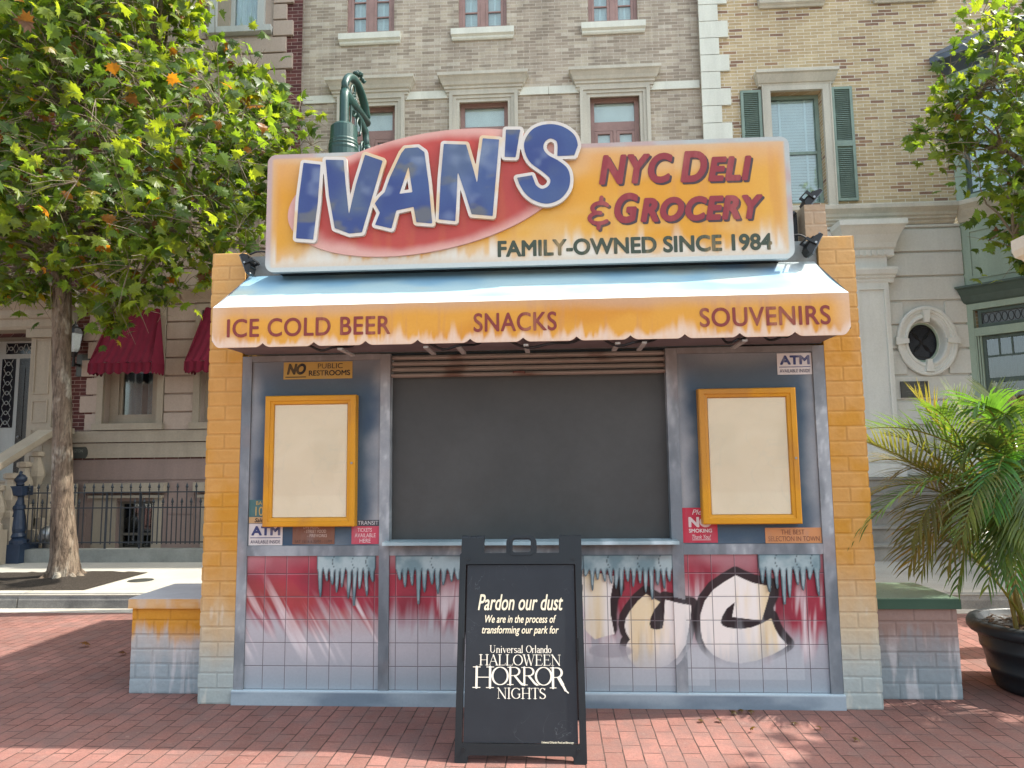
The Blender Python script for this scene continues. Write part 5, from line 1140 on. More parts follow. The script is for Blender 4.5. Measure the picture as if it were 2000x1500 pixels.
# --- left building
LY = 7.0
lb_ = thing('brownstone_building', 'brownstone house with banded tan stone over dark red brick, left of the kiosk', 'building', (-7.0, LY, 0))
m = MB(); m.wall(-22, -4.182, 0, 14, LY, [(-7.49, -6.54, 2.28, 4.2), (-5.80, -4.95, 2.28, 4.2), (-10.3, -8.62, .9, 3.87), (-7.18, -6.56, .146, .98), (-5.85, -4.86, 9.32, 11.4), (-7.4, -6.5, 5.6, 7.6), (-5.85, -4.95, 5.6, 7.6)], .3); m.build('wall', M['brick_red'], lb_)
m = MB(); m.cornice(-21.9, -4.25, LY, [(.0, 13.4), (.1, 13.5), (.3, 13.7), (.55, 13.95), (.55, 14.1)], 0); m.build('roof_cornice', M['stone_t'], lb_)
def courses(z0, n_, h, xl, gaps, mat):
    m = MB()
    for k in range(n_):
        a = z0+k*h; b = a+h-.028; lo = xl-(.1 if k % 2 else 0); hi = -4.335 if k % 2 else -4.455
        spans = [(lo, hi)]
        for g0, g1, gz0, gz1 in gaps:
            if b > gz0 and a < gz1:
                ns = []
                for u, v in spans:
                    if g0 > u and g1 < v: ns += [(u, g0), (g1, v)]
                    elif g1 <= u or g0 >= v: ns.append((u, v))
                    elif g0 <= u: ns.append((g1, v))
                    else: ns.append((u, g0))
                spans = ns
        for u, v in spans:
            if v-u > .03: m.box(u, v, LY-.06, LY-.001, a, b)
    m.build('banded_course', mat, lb_, bevel=.008)
m = MB(); m.wall(-7.70, -4.46, 2.16, 13.3, LY-.014, [(-7.484, -6.546, 2.286, 4.194), (-5.794, -4.956, 2.286, 4.194), (-5.844, -4.866, 9.326, 11.394), (-7.394, -6.506, 5.606, 7.594), (-5.844, -4.956, 5.606, 7.594)], .30); m.build('stone_backing', M['stone_t'], lb_)
courses(2.165, 10, .31, -7.80, [(-7.60, -6.42, 2.15, 4.4), (-5.9, -4.85, 2.15, 4.4)], M['stone_t'])
courses(5.27, 8, .31, -7.75, [(-7.5, -6.4, 5.45, 7.75), (-5.95, -4.85, 5.45, 7.75)], M['stone_t'])
courses(7.90, 1, .31, -7.75, [], M['stone_t'])
courses(8.215, 16, .31, -7.75, [(-5.925, -4.70, 9.18, 11.6), (-7.6, -6.4, 9.2, 11.6)], M['stone_t'])
m = MB(); m.box(-8.0, -4.19, LY-.10, LY-.001, 1.965, 2.155); m.build('ledge', M['stone_l'], lb_)
m = MB(); m.box(-8.0, -4.19, LY-.07, LY-.001, 1.70, 1.95); m.build('ledge', M['stone_l'], lb_)
m = MB(); m.box(-8.0, -4.19, LY-.03, LY-.001, 1.33, 1.675)
m.wall(-8.0, -4.19, .146, 1.33, LY-.012, [(-7.174, -6.566, .152, .974)], .28)
for a, b in ((-8.0, -7.72), (-6.30, -5.85)): m.box(a, b, LY-.028, LY-.001, .76, 1.31); m.box(a, b, LY-.028, LY-.001, .146, .735)
m.build('basement_course', M['stone_p'], lb_)
for c0, c1 in ((-7.70, -6.32), (-5.82, -4.5)):
    m = MB(); m.box(c0, c1, LY-.14, LY-.001, 1.12, 1.28); m.box(c0+.06, c1-.06, LY-.10, LY-.001, 1.03, 1.075); m.box(c0+.1, c0+.51 if c0 < -6 else c0+.3, LY-.03, LY-.001, .146, 1.03); m.box(c1-.24 if c0 < -6 else c1-.3, c1-.08, LY-.03, LY-.001, .146, 1.03); m.build('basement_lintel', M['stone_l'], lb_)
f = flat_win(lb_, mat_plain('basement_frame', c8(96, 92, 84), .7, .2, 5, .1), -7.178, -6.562, .15, .976, LY+.08, .05, (-6.80,), (.42,), .04, 'dark_room', 'glass_dark')
# first floor window openings
for x0, x1 in ((-7.49, -6.54), (-5.80, -4.95)):
    m = MB(); m.frame(x0-.11, x1+.11, 2.28, 4.31, .11, LY-.075, LY-.001, False); m.build('window_surround', M['stone_l'], lb_)
    m = MB(); m.box(x0-.14, x1+.14, LY-.13, LY-.001, 2.17, 2.279); m.build('window_sill', M['stone_l'], lb_)
    m = MB(); m.frame(x0+.002, x1-.002, 2.282, 4.198, .16, LY+.12, LY+.18); m.build('window_lining', M['stone_l'], lb_)
    flat_win(lb_, 'stone_l', x0+.16, x1-.16, 2.36, 4.05, LY+.16, .05, (), (3.2,), .04, 'curtain', 'glass_dark', folds=5, gap=(.55, .72))
f = flat_win(lb_, 'grey_trim', -5.52, -4.955, 9.33, 11.39, LY+.04, .07, (), (10.4,), .04, 'curtain', 'glass', folds=6)
m = MB(); m.frame(-5.852, -4.858, 9.32, 11.41, .12, LY-.09, LY-.001, False); m.build('window_surround', M['grey_trim'], lb_)
m = MB(); m.box(-5.73, -5.52, LY-.03, LY+.2, 9.325, 11.3); m.build('window_shutter', M['stone_l'], lb_)
m = MB(); m.cornice(-5.87, -4.75, LY-.001, [(.06, 9.185), (.13, 9.21), (.13, 9.32)], .3); m.build('window_sill', M['grey_trim'], lb_)
for x0, x1 in ((-7.4, -6.5), (-5.85, -4.95)): flat_win(lb_, 'grey_trim', x0+.01, x1-.01, 5.61, 7.59, LY+.1, .07, (), (6.6,), .04, 'curtain', 'glass', folds=6)
m = MB()
for c_ in (-6.95, -5.4, ): m.cornice(c_-.7, c_+.7, LY-.001, [(.05, 4.34), (.08, 4.4), (.16, 4.5), (.2, 4.55), (.2, 4.6)], .5)
m.build('window_hood', M['stone_l'], lb_)
# doorcase
m = MB(); m.box(-8.64, -8.22, LY-.30, LY-.001, .9, 3.88)
for z0, z1 in ((2.95, 3.72) if False else (2.78, 3.72), (2.30, 2.68), (1.5, 2.2)): m.frame(-8.57, -8.29, z0, z1, .025, LY-.315, LY-.299)
m.box(-8.70, -8.16, LY-.36, LY-.001, 3.74, 3.88); m.build('door_pilaster', M['stone_l'], lb_)
m = MB(); m.box(-10.9, -10.31, LY-.30, LY-.001, .9, 3.88); m.build('door_pilaster', M['stone_l'], lb_)
m = MB(); m.cornice(-10.9, -8.16, LY-.001, [(.33, 3.882), (.36, 3.93), (.36, 4.05), (.40, 4.07), (.42, 4.12), (.42, 4.2), (.48, 4.24), (.55, 4.30), (.62, 4.36), (.62, 4.44)], .25); m.build('entablature', M['stone_l'], lb_)
m = MB(); Pp = [(-9.18+1.28*math.cos(math.radians(a)), LY-.45, 4.30+.62*math.sin(math.radians(a))) for a in np.linspace(8, 172, 24)]
for a, b in zip(Pp, Pp[1:]): m.face([a, b, (b[0], LY, b[2]), (a[0], LY, a[2])]); m.face([a, (a[0], a[1], a[2]-.12), (b[0], b[1], b[2]-.12), b]); m.face([(a[0], a[1], a[2]-.12), (a[0], LY, a[2]-.12), (b[0], LY, b[2]-.12), (b[0], b[1], b[2]-.12)])
m.build('arched_pediment', M['stone_l'], lb_)
DY = LY+.62                             # the door stands back in a deep porch
m = MB(); m.box(-10.6, -10.301, LY+.301, DY, .9, 3.868); m.box(-8.619, -8.55, LY+.301, DY, .9, 3.868); m.box(-10.6, -8.55, LY+.302, DY+.2, 3.871, 3.95); m.build('porch_lining', M['stone_l'], lb_)
m = MB(); m.box(-10.6, -8.55, DY+.06, DY+.12, .9, 3.868); m.build('door_frame', M['grey_trim'], lb_)
m = MB(); m.box(-9.57, -8.90, DY+.03, DY+.058, .95, 3.54); m.frame(-9.48, -8.98, 1.1, 3.4, .03, DY+.02, DY+.032); door = m.build('door', mat_plain('dark_door', (.016, .013, .012), .3, .4, 4, .1, .5), lb_)
m = MB(); m.lathe([(.01, -.03), (.03, 0), (.01, .03)], (-9.50, DY+.01, 2.1), 8); m.build('handle', M['steel'], door)
for (x0, x1, z0, z1) in ((-9.92, -9.66, 2.28, 3.54), (-9.86, -8.90, 3.63, 3.83)):
    m = MB(); m.box(x0, x1, DY+.05, DY+.059, z0, z1); sp_ = m.build('sidelight' if x1 < -9.3 else 'fanlight', mat_plain('dark_pane', (.01, .012, .018), .15, .3, 5, 0, .5), lb_)
    m = MB(); n_ = 7 if x1 < -9.3 else 5
    for k in range(n_):
        if x1 < -9.3: cx_, cz_ = (x0+x1)/2, z0+(z1-z0)*(k+.5)/n_
        else: cx_, cz_ = x0+(x1-x0)*(k+.5)/n_, (z0+z1)/2
        m.tube([(cx_+.035*math.cos(t), DY+.046, cz_+.035*math.sin(t)) for t in np.linspace(0, 2*math.pi, 9)], .007, 4)
        for s in (-1, 1): m.tube([(cx_+s*.085, DY+.046, cz_+.08), (cx_+s*.045, DY+.046, cz_), (cx_+s*.085, DY+.046, cz_-.08)], .007, 4)
    m.build('tracery', M['grey_trim'], sp_)
# stoop of the left house
m = MB()
for k in range(6):
    z1 = .146+.2*(k+1); y0 = 5.45+.24*k; m.box(-9.9, -8.28, y0, LY-.06, z1-.2, z1-.028); m.box(-9.92, -8.26, y0-.03, LY-.061, z1-.028, z1)
m.box(-8.279, -7.82, 6.2, LY-.101, .146, 1.28)
for k in range(5): m.box(-8.279, -7.84-.02*k, 5.96+.15*k, LY-.101-.01*k, .146+.0*k, .60+.17*k)
m.build('stoop', M['stone_l'], lb_)
m = MB(); a = Vector((-8.06, 5.2, 1.52)); b = Vector((-8.06, 6.42, 2.13)); 
for s in (0,):
    d = (b-a); 
    for w_, h0, h1 in ((.13, -.04, .05), (.10, -.08, -.04)):
        q = [(x, p.y, p.z+h) for p in (a, b) for x in (-8.06-w_, -8.06+w_) for h in (h0, h1)]
        i = lambda k: q[k]
        m.face([i(0), i(2), i(3), i(1)]); m.face([i(4), i(5), i(7), i(6)]); m.face([i(1), i(3), i(7), i(5)]); m.face([i(0), i(4), i(6), i(2)]); m.face([i(2), i(6), i(7), i(3)]); m.face([i(0), i(1), i(5), i(4)])
m.box(-8.2, -7.9, 6.42, 6.74, 1.28, 2.11); m.box(-8.25, -7.85, 6.38, 6.78, 2.11, 2.2); m.frame(-8.16, -7.94, 1.45, 2.05, .03, 6.41, 6.425)
m.build('handrail', M['stone_l'], lb_)
for k in range(4):
    y_ = 6.22-.26*k; zb_ = 1.28-.17*k-.12; m = MB(); m.box(-8.17, -7.95, y_-.11, y_+.11, zb_-.5, zb_); H_ = .66
    m.lathe([(.10, 0), (.10, .07), (.075, .10), (.13, .26), (.125, .34), (.075, .50), (.07, .56), (.105, .58), (.105, .64), (.07, .66)], (-8.06, y_, zb_), 8); m.build('baluster', M['stone_l'], lb_)

# shopfront awnings of the left house
def red_awning(x0, x1, z0, z1, out, label):
    t = thing('window_awning', label, 'awning', ((x0+x1)/2, LY-.1, z0), 'dark red window awnings')
    zf_ = z0+.20; nx, nv = 60, 14; m = MB()
    xs = np.linspace(x0, x1, nx); Vv = np.linspace(0, 1, nv)
    for v in Vv:
        for i, x in enumerate(xs):
            s = (i/(nx-1))*2-1; shr = 1-.22*(1-v); X_ = (x0+x1)/2+(x-(x0+x1)/2)*shr; y = LY-.08-out*(v**1.25)+.012*math.sin(i*.9+v*3)*v; z = z1+(zf_-z1)*v-.05*math.sin(math.pi*v)+.010*math.sin(i*.6+4*v)
            m.pt((X_, y, z))
    for j in range(nv-1):
        for i in range(nx-1): k = j*nx+i; m.f.append([k, k+nx, k+nx+1, k+1]); m.mi.append(0)
    m.build('canopy', M['red_cloth'], t, smooth=True)
    m = MB(); yv = LY-.08-out
    for i in range(nx-1):
        w0 = abs(math.sin((i)/(nx-1)*math.pi*7)); w1 = abs(math.sin((i+1)/(nx-1)*math.pi*7)); y0 = yv-.01+.012*math.sin(i*.9); y1 = yv-.01+.012*math.sin((i+1)*.9)
        m.face([(xs[i], y0, zf_), (xs[i], y0-.01, z0+.05-.045*w0), (xs[i+1], y1-.01, z0+.05-.045*w1), (xs[i+1], y1, zf_)])
    for x in (x0, x1):
        for q in range(12):
            a, b = q/12, (q+1)/12; ya, yb_ = LY-.08-out*a, LY-.08-out*b
            m.face([(x, ya, zf_), (x, yb_, zf_), (x, yb_, z0+.05-.04*abs(math.sin(b*math.pi*4))), (x, ya, z0+.05-.04*abs(math.sin(a*math.pi*4)))])
    m.build('valance', M['red_cloth'], t)
    for x, xi in ((x0, x0+.12), (x1, x1-.12)): m = MB(); m.face([(xi, LY-.08, z1-.01), (x, LY-.08, zf_), (x, LY-.08-out, zf_)]); m.build('end_cloth', M['red_cloth'], t)
red_awning(-7.50, -6.42, 3.06, 4.24, .40, 'dark red scalloped window awning right of the tree trunk, its whole width showing')
red_awning(-5.86, -4.78, 3.06, 4.24, .40, 'dark red window awning half hidden behind the kiosk edge')
pq = thing('house_plaque', 'dark oval ended name plaque on the stone base of the left house', 'plaque', (-7.98, LY-.08, 1.8)); m = MB()
pts = [(-8.30, 1.70), (-7.74, 1.70)]+[(-7.74+.04*math.cos(a), 1.795+.085*math.sin(a)) for a in np.linspace(-1.2, 1.2, 7)]+[(-7.74, 1.89), (-8.30, 1.89)]
m.prism(pts, LY-.09, LY-.069); m.build('plate', M['bronze'], pq)
lettering([('LINGTON', -8.02, -7.78, 1.80, 1.85, .01, 0)], 0, 0, 0, 0, on_plane(LY-.0915), mat_plain('plaque_letters', c8(120, 122, 112), .5, .2, 9, 0), pq)
ln_ = thing('wall_lantern', 'small grey glass wall lantern on the red brick beside the tree trunk', 'lantern', (-7.95, LY-.18, 3.5))
m = MB(); m.lathe([(.06, 0), (.09, .05), (.12, .3), (.125, .31)], (-7.95, LY-.2, 3.50), 6); m.build('glass_body', mat_plain('lantern_glass', c8(170, 180, 182), .3, .15, 5, 0, .5), ln_)
m = MB(); m.lathe([(.135, .312), (.10, .40), (.05, .44), (.04, .47), (.012, .49), (.005, .53)], (-7.95, LY-.2, 3.50), 6); m.build('lantern_cap', M['black_metal'], ln_)
m = MB(); m.lathe([(.03, -.25), (.02, -.1), (.065, -.003)], (-7.95, LY-.2, 3.5), 8); m.box(-7.97, -7.93, LY-.2, LY-.001, 3.27, 3.31); m.build('bracket', M['black_metal'], ln_)
m = MB(); m.box(-8.0, -7.78, LY-.05, LY-.001, 3.1, 3.48); m.build('backplate', M['bronze'], ln_)

# ------------------------------------------------------------------ area fence
fence = thing('iron_fence', 'dark iron railing with spear tips on a low concrete kerb before the brownstone', 'fence', (-6.4, 5.75, .146))
m = MB(); m.box(-8.1, -4.4, 5.66, 5.84, .146, .335); m.build('plinth', mat_plain('fence_plinth', c8(128, 130, 124), .9, .25, 3, .3), fence)
for z in (1.17, .94, .43): m = MB(); m.box(-7.88, -4.4, 5.742, 5.758, z-.009, z+.009); m.build('rail', M['iron_fence'], fence)
x = -7.80; k = 0
while x < -4.42:
    if k % 2 == 0 or not (-6.95 < x < -6.18):
        top = 1.20 if k % 2 == 0 else .975; m = MB(); m.tube([(x, 5.75, .40), (x, 5.75, top+.01)], .0085, 6)
        m.lathe([(.009, 0), (.017, .012), (.009, .024), (.006, .03), (.022, .05), (.003, .11)], (x, 5.75, top), 6)
        for s in (-1, 1): m.tube([(x, 5.75, top+.02), (x+s*.02, 5.75, top+.045)], .004, 4)
        m.build('picket', M['iron_fence'], fence)
    x += .0725; k += 1
for x in (-6.58, -6.05, -4.9): m = MB(); m.box(x-.012, x+.012, 5.755, 5.775, .335, 1.16); m.build('stay', M['iron_fence'], fence)
po = thing('iron_post', 'dark blue ornate iron post with ball finial at the left end of the railing', 'post', (-7.95, 5.75, .146))
m = MB(); m.box(-8.15, -7.75, 5.55, 5.95, .146, .42); m.build('foot', M['iron_blue'], po)
m = MB(); m.lathe([(.16, .42), (.16, .47), (.11, .50), (.13, .53), (.10, .58), (.115, .64), (.10, .80), (.075, .92), (.09, .94), (.09, .98), (.07, 1.0), (.06, 1.12), (.09, 1.14)], (-7.95, 5.75, 0), 16); m.box(-8.07, -7.83, 5.63, 5.87, 1.14, 1.28); m.build('shaft', M['iron_blue'], po)
m = MB(); m.lathe([(.05, 1.281), (.06, 1.30), (.045, 1.32), (.085, 1.36), (.09, 1.40), (.06, 1.44), (.025, 1.46), (.02, 1.475), (.028, 1.49), (.005, 1.51)], (-7.95, 5.75, 0), 16); m.build('finial', M['iron_blue'], po, smooth=True)
sp2 = thing('standpipe', 'short steel standpipe behind the railing left of the tree trunk', 'standpipe', (-7.66, 6.0, .146))
m = MB(); m.lathe([(.09, .146), (.09, .2), (.06, .22), (.06, .40), (.10, .42), (.12, .50), (.10, .60), (.04, .65), (.01, .66)], (-7.66, 6.0, 0), 14); m.build('body', M['steel'], sp2, smooth=True)
m = MB(); m.tube([(-7.66, 6.0, .5), (-7.66, 5.86, .5)], .055, 10); m.build('outlet', M['steel'], sp2)

# white column at the right edge
wc = thing('white_column', 'white column with moulded capital at the right edge behind the palm', 'column', (4.61, 1.5, 0)); cx_ = 4.61
m = MB(); m.box(cx_-.28, cx_+.28, 1.22, 1.78, 0, .25); m.box(cx_-.22, cx_+.22, 1.28, 1.72, .25, .32); m.build('base', M['white_trim'], wc)
m = MB(); m.lathe([(.21, .32), (.21, .4), (.17, .45), (.165, 2.2), (.19, 2.26), (.21, 2.34), (.19, 2.42), (.17, 2.46), (.155, 3.02)], (cx_, 1.5, 0), 20); m.build('shaft', M['white_trim'], wc, smooth=True)
m = MB(); prof = [(.16, 3.02), (.18, 3.03), (.18, 3.10), (.165, 3.11), (.165, 3.18), (.19, 3.20), (.19, 3.24), (.225, 3.31), (.26, 3.34), (.275, 3.40), (.275, 3.48)]
for (a, z0), (b, z1) in zip(prof, prof[1:]):
    for s in range(4):
        c0, s0 = [(1, 1), (-1, 1), (-1, -1), (1, -1)][s], [(-1, 1), (-1, -1), (1, -1), (1, 1)][s]
        m.face([(cx_+c0[0]*a, 1.5+c0[1]*a, z0), (cx_+s0[0]*a, 1.5+s0[1]*a, z0), (cx_+s0[0]*b, 1.5+s0[1]*b, z1), (cx_+c0[0]*b, 1.5+c0[1]*b, z1)])
m.box(cx_-.275, cx_+.275, 1.225, 1.775, 3.48, 3.5); m.build('capital', M['white_trim'], wc)

# ------------------------------------------------------------------ trees
LEAF2 = [(0, -.1), (.10, .02), (.34, -.06), (.30, .10), (.58, .16), (.40, .28), (.62, .52), (.36, .48), (.30, .58), (.20, .56), (.22, .72), (.10, .70), (0, 1.0)]
LEAF = LEAF2+[(-x, y) for x, y in LEAF2[-2:0:-1]]
def add_leaf(mb, c, n_, up, size, col, fold=.18, curl=.15):
    n_ = n_.normalized(); t = (up-n_*up.dot(n_))
    t = t.normalized() if t.length > .01 else n_.orthogonal().normalized(); s = t.cross(n_); i0 = len(mb.v)
    mb.v.append(tuple(c+t*(.35*size)))
    for x, y in LEAF: mb.v.append(tuple(c+s*(x*size)+t*(y*size)+n_*(-fold*abs(x)*size-curl*(y-.35)**2*size)))
    k = len(LEAF)
    for i in range(k): mb.f.append([i0, i0+1+i, i0+1+(i+1) % k]); mb.mi.append(0)
    mb.c += [col]*(k+1)
def lcol(rnd, autumn):
    u = rnd.random()
    if u < autumn*.55: b = (.20, .085, .015)
    elif u < autumn*.75: b = (.11, .05, .025)
    elif u < autumn*1.3: b = (.19, .16, .02)
    elif u < .42: b = (.125, .17, .025)
    elif u < .8: b = (.08, .135, .024)
    else: b = (.045, .085, .02)
    f = rnd.uniform(.75, 1.25); return tuple(v*f for v in b)
M['leaf'] = mat_leaf('plane_leaf', .42, .52)
n = NT('bark'); co = n.obj(); a = n.noise(n.mapping(co, (1, 1, .3)), 6, 6, .7, .6); pat = n.noise(n.mapping(co, (1, 1, .45)), 3.2, 4, .6, .3); f_ = n.noise(n.mapping(co, (1, 1, .35)), 34, 5, .75)
c = n.ramp(a, [(.28, (.055, .04, .028)), (.5, (.16, .12, .088)), (.72, (.27, .225, .17))]); c = n.mix(n.ramp(pat, [(.56, (0, 0, 0)), (.62, (.75,)*3)]), c, (.36, .33, .27)); c = n.mix(.55, c, f_, 'OVERLAY')
rg = n.noise(n.mapping(co, (1, 1, .16)), 26, 4, .65, .8); c = n.mix(1.0, c, n.ramp(rg, [(.34, (.35,)*3), (.52, (1, 1, 1))]), 'MULTIPLY'); n.bump(n.math('ADD', n.math('MULTIPLY', f_, .5), rg), .9, .03); M['bark'] = n.fin(c, .9, .15)
def bark_tube(mb, path, rad, n_=28, amp=.05, seed=0, per=.05):
    P = [Vector(p) for p in path]; pts = []; R_ = []
    L = sum((b-a).length for a, b in zip(P, P[1:])); N = max(3, int(L/per))
    for k in range(N+1):
        t = k/N*(len(P)-1); i = min(int(t), len(P)-2); f = t-i
        a, b, c_, d = P[max(i-1, 0)], P[i], P[i+1], P[min(i+2, len(P)-1)]
        pts.append(.5*((2*b)+(c_-a)*f+(2*a-5*b+4*c_-d)*f*f+(-a+3*b-3*c_+d)*f**3)); R_.append(rad[i]+(rad[i+1]-rad[i])*f)
    i0 = len(mb.v)
    for k, p in enumerate(pts):
        for j in range(n_):
            a = 2*math.pi*j/n_; q = 1+amp*(2*float(fbm(np.array([4*math.cos(a)+9+seed]), np.array([4*math.sin(a)+p.z*2.2]), 4, seed)[0])-1)+amp*.5*(2*float(vn(np.array([a*5]), np.array([p.z*7]), seed+4)[0])-1)
            mb.v.append((p.x+math.cos(a)*R_[k]*q, p.y+math.sin(a)*R_[k]*q, p.z))
    for k in range(len(pts)-1):
        for j in range(n_): mb.f.append([i0+k*n_+j, i0+k*n_+(j+1) % n_, i0+(k+1)*n_+(j+1) % n_, i0+(k+1)*n_+j]); mb.mi.append(0)
def crown_tree(name, label, base, trunk, trad, outline, yc, depth, n_clump, per, size, seed, autumn, anchor, dist_dead=.0, trunk_amp=.07, group='street trees'):
    rnd = random.Random(seed); t = thing(name, label, 'tree', base, group)
    m = MB(); bark_tube(m, trunk, trad, 30, trunk_amp, seed)
    if trunk[0][2] < .3:
        for k in range(9):
            a = 2*math.pi*k/9+rnd.uniform(-.2, .2); r_ = trad[0]; L = rnd.uniform(.16, .38); b = Vector(trunk[0])
            m.tube([b+Vector((math.cos(a)*r_*.6, math.sin(a)*r_*.6, .16)), b+Vector((math.cos(a)*(r_+.03), math.sin(a)*(r_+.03), .05)), b+Vector((math.cos(a+.2)*(r_+L*.6), math.sin(a+.2)*(r_+L*.6), .01)), b+Vector((math.cos(a+.1)*(r_+L), math.sin(a+.1)*(r_+L), -.03))], [.05, .05, .03, .012], 7)
    m.build('trunk', M['bark'], t, smooth=True)
    O = np.array(outline, float) if not callable(outline) else None
    if O is None: cl = [outline(rnd) for _ in range(n_clump)]
    else: lo = O.min(0); hi = O.max(0); A = O; B = np.roll(O, -1, 0); cl = []
    while O is not None and len(cl) < n_clump:
        p = np.array([[rnd.uniform(lo[0], hi[0]), rnd.uniform(lo[1], hi[1])]])
        if not inside(p, A, B)[0]: continue
        dd = sd_segs(p, A, B)[0]; h = depth*min(1, math.sqrt(max(dd-6, 1)/200)); y = yc+rnd.uniform(-1, 1)*h
        cl.append((Vector(at(p[0, 0], p[0, 1], y)), dd))
    anchors = [Vector(a) for a in anchor]; tw = MB(); fo = MB()
    for c_, dd in cl:
        a = min(anchors, key=lambda q: (q-c_).length + (0 if q.z < c_.z+.4 else 1.2))
        if rnd.random() < .75:
            mid_ = a.lerp(c_, .55)+Vector((rnd.uniform(-.15, .15), rnd.uniform(-.15, .15), rnd.uniform(-.02, .22))); tw.tube([a, a.lerp(mid_, .6)+Vector((0, 0, .06)), mid_, c_.lerp(mid_, .4)+Vector((rnd.uniform(-.05, .05), 0, .03)), c_], [.018, .014, .010, .007, .003], 5)
        near = sm(0, 60, np.array([dd]))[0]; dead = rnd.random() < dist_dead
        spread = (.10+.17*near) if not dead else .22
        for _ in range(per if not dead else per//3):
            o = Vector((rnd.gauss(0, 1), rnd.gauss(0, 1), rnd.gauss(0, .8)))*spread; p = c_+o
            nrm = Vector((rnd.gauss(.15, .55), rnd.gauss(-.25, .55), rnd.gauss(.55, .45))); upv = Vector((o.x*1.2+rnd.gauss(0, .3), o.y*1.2+rnd.gauss(0, .3), -.35+rnd.gauss(0, .4)))
            add_leaf(fo, p, nrm, upv, size*rnd.choice((.55, .75, .9, 1.0, 1.15)), lcol(rnd, autumn*(2.2 if dead else 1)), rnd.uniform(.1, .6), rnd.uniform(.1, .9))
        for _ in range(9 if dead else 2):
            e = Vector((rnd.gauss(0, 1), rnd.gauss(0, 1), rnd.gauss(0, 1)))*.26; tw.tube([c_, c_+e*.5+Vector((0, 0, .03)), c_+e], [.005, .004, .002], 4)
    for a in anchors[1:]: pass
    tw.build('twigs', mat_plain('twig_bark', (.20, .165, .12), .85, .3, 8, .2), t)
    fo.build('crown', M['leaf'], t)
    return t
tb = Vector((-6.0, 4.05, .16))
def tp(px, py): a = at(px, py, 4.05); return (a[0], 4.05, a[2])
left_out = [(-260,-330),(380,-330),(400,-60),(385,20),(372,60),(378,90),(425,88),(500,95),(508,140),(540,180),(592,185),(600,240),(622,285),(590,300),(545,330),(520,420),(500,480),(440,500),(410,535),(395,568),(335,580),(300,588),(258,592),(226,655),(206,602),(175,590),(158,612),(120,580),(80,600),(40,570),(-30,570),(-200,560),(-300,300)]
crown_tree('plane_tree', 'tall plane tree with patchy bark and yellowing leaves left of the kiosk', tuple(tb), [(-6.0, 4.05, .10), (-6.0, 4.05, .45), tp(122, 980), tp(122, 850), tp(120, 700), tp(121, 600), tp(120, 510), tp(128, 380), tp(150, 230), tp(190, 60), tp(230, -140)],
  [.235, .158, .124, .110, .108, .112, .108, .10, .08, .06, .03], left_out, 4.05, 1.7, 830, 18, .165, 11, .035,
  [tp(120, 500), tp(128, 380), tp(150, 230), tp(190, 60), tp(240, 330), tp(330, 260), tp(420, 220), tp(60, 350), tp(0, 250), tp(60, 120), tp(300, 100), tp(300, 450), tp(400, 400), tp(480, 300), tp(-100, 200)], .22)
o = [q for q in bpy.data.objects if q.name.startswith('plane_tree')][0]
m = MB()
for pth, r0_ in (([tp(120, 500), tp(170, 430), tp(240, 330), tp(330, 260), tp(420, 220), tp(480, 190)], .06), ([tp(128, 380), tp(60, 350), tp(0, 250), tp(-100, 200)], .05), ([tp(150, 230), tp(100, 160), tp(60, 120), tp(20, 0)], .045), ([tp(150, 230), tp(230, 160), tp(300, 100), tp(350, 20)], .045), ([tp(130, 470), tp(220, 460), tp(300, 450), tp(400, 400), tp(480, 300)], .045)):
    pth = [Vector(p)+Vector((0, .25*math.sin(2.1*i+r0_*90), 0)) for i, p in enumerate(pth)]; m.tube(pth, list(np.linspace(r0_, .012, len(pth))), 8)
m.build('limb', M['bark'], o, smooth=True)
def rp(px, py, y=4.2): a = at(px, py, y); return (a[0], y, a[2])
right_out = [(1895,-20),(1925,0),(1960,20),(2010,10),(2300,-80),(2500,120),(2480,420),(2250,480),(2080,500),(1990,515),(1960,500),(1925,495),(1918,440),(1945,400),(1905,370),(1890,330),(1830,300),(1790,285),(1795,255),(1840,240),(1850,200),(1825,165),(1830,130),(1880,130),(1892,70)]
crown_tree('plane_tree', 'plane tree whose sunlit leafy branches reach in at the upper right', (6.9, 4.2, .16), [(6.9, 4.2, .1), (6.9, 4.2, .5), (6.85, 4.2, 2.5), (6.8, 4.2, 4.0), (6.9, 4.2, 5.2), (7.0, 4.2, 6.5)], [.22, .16, .13, .11, .08, .04], right_out, 4.2, 1.0, 270, 16, .145, 23, .01,
  [(6.85, 4.2, 4.2), (6.9, 4.2, 5.4), rp(2000, 120), rp(1940, 150), rp(1900, 200), rp(2020, 330), rp(1960, 300), rp(2060, 450), rp(1980, 460)], .03)
o = [q for q in bpy.data.objects if q.name.startswith('plane_tree') and q.location.x > 5][0]
m = MB()
for pth, r0_ in (([(6.85, 4.2, 4.0), rp(2020, 330), rp(1960, 290), rp(1880, 280), rp(1810, 270)], .045), ([(6.9, 4.2, 5.0), rp(2000, 120), rp(1940, 150), rp(1900, 200)], .05), ([(6.85, 4.2, 4.0), rp(2060, 450), rp(1980, 440), rp(1930, 470)], .035), ([(6.9, 4.2, 5.0), rp(2000, 120), rp(1935, 20)], .04)):
    m.tube(pth, list(np.linspace(r0_, .008, len(pth))), 8)
m.build('limb', M['bark'], o, smooth=True)
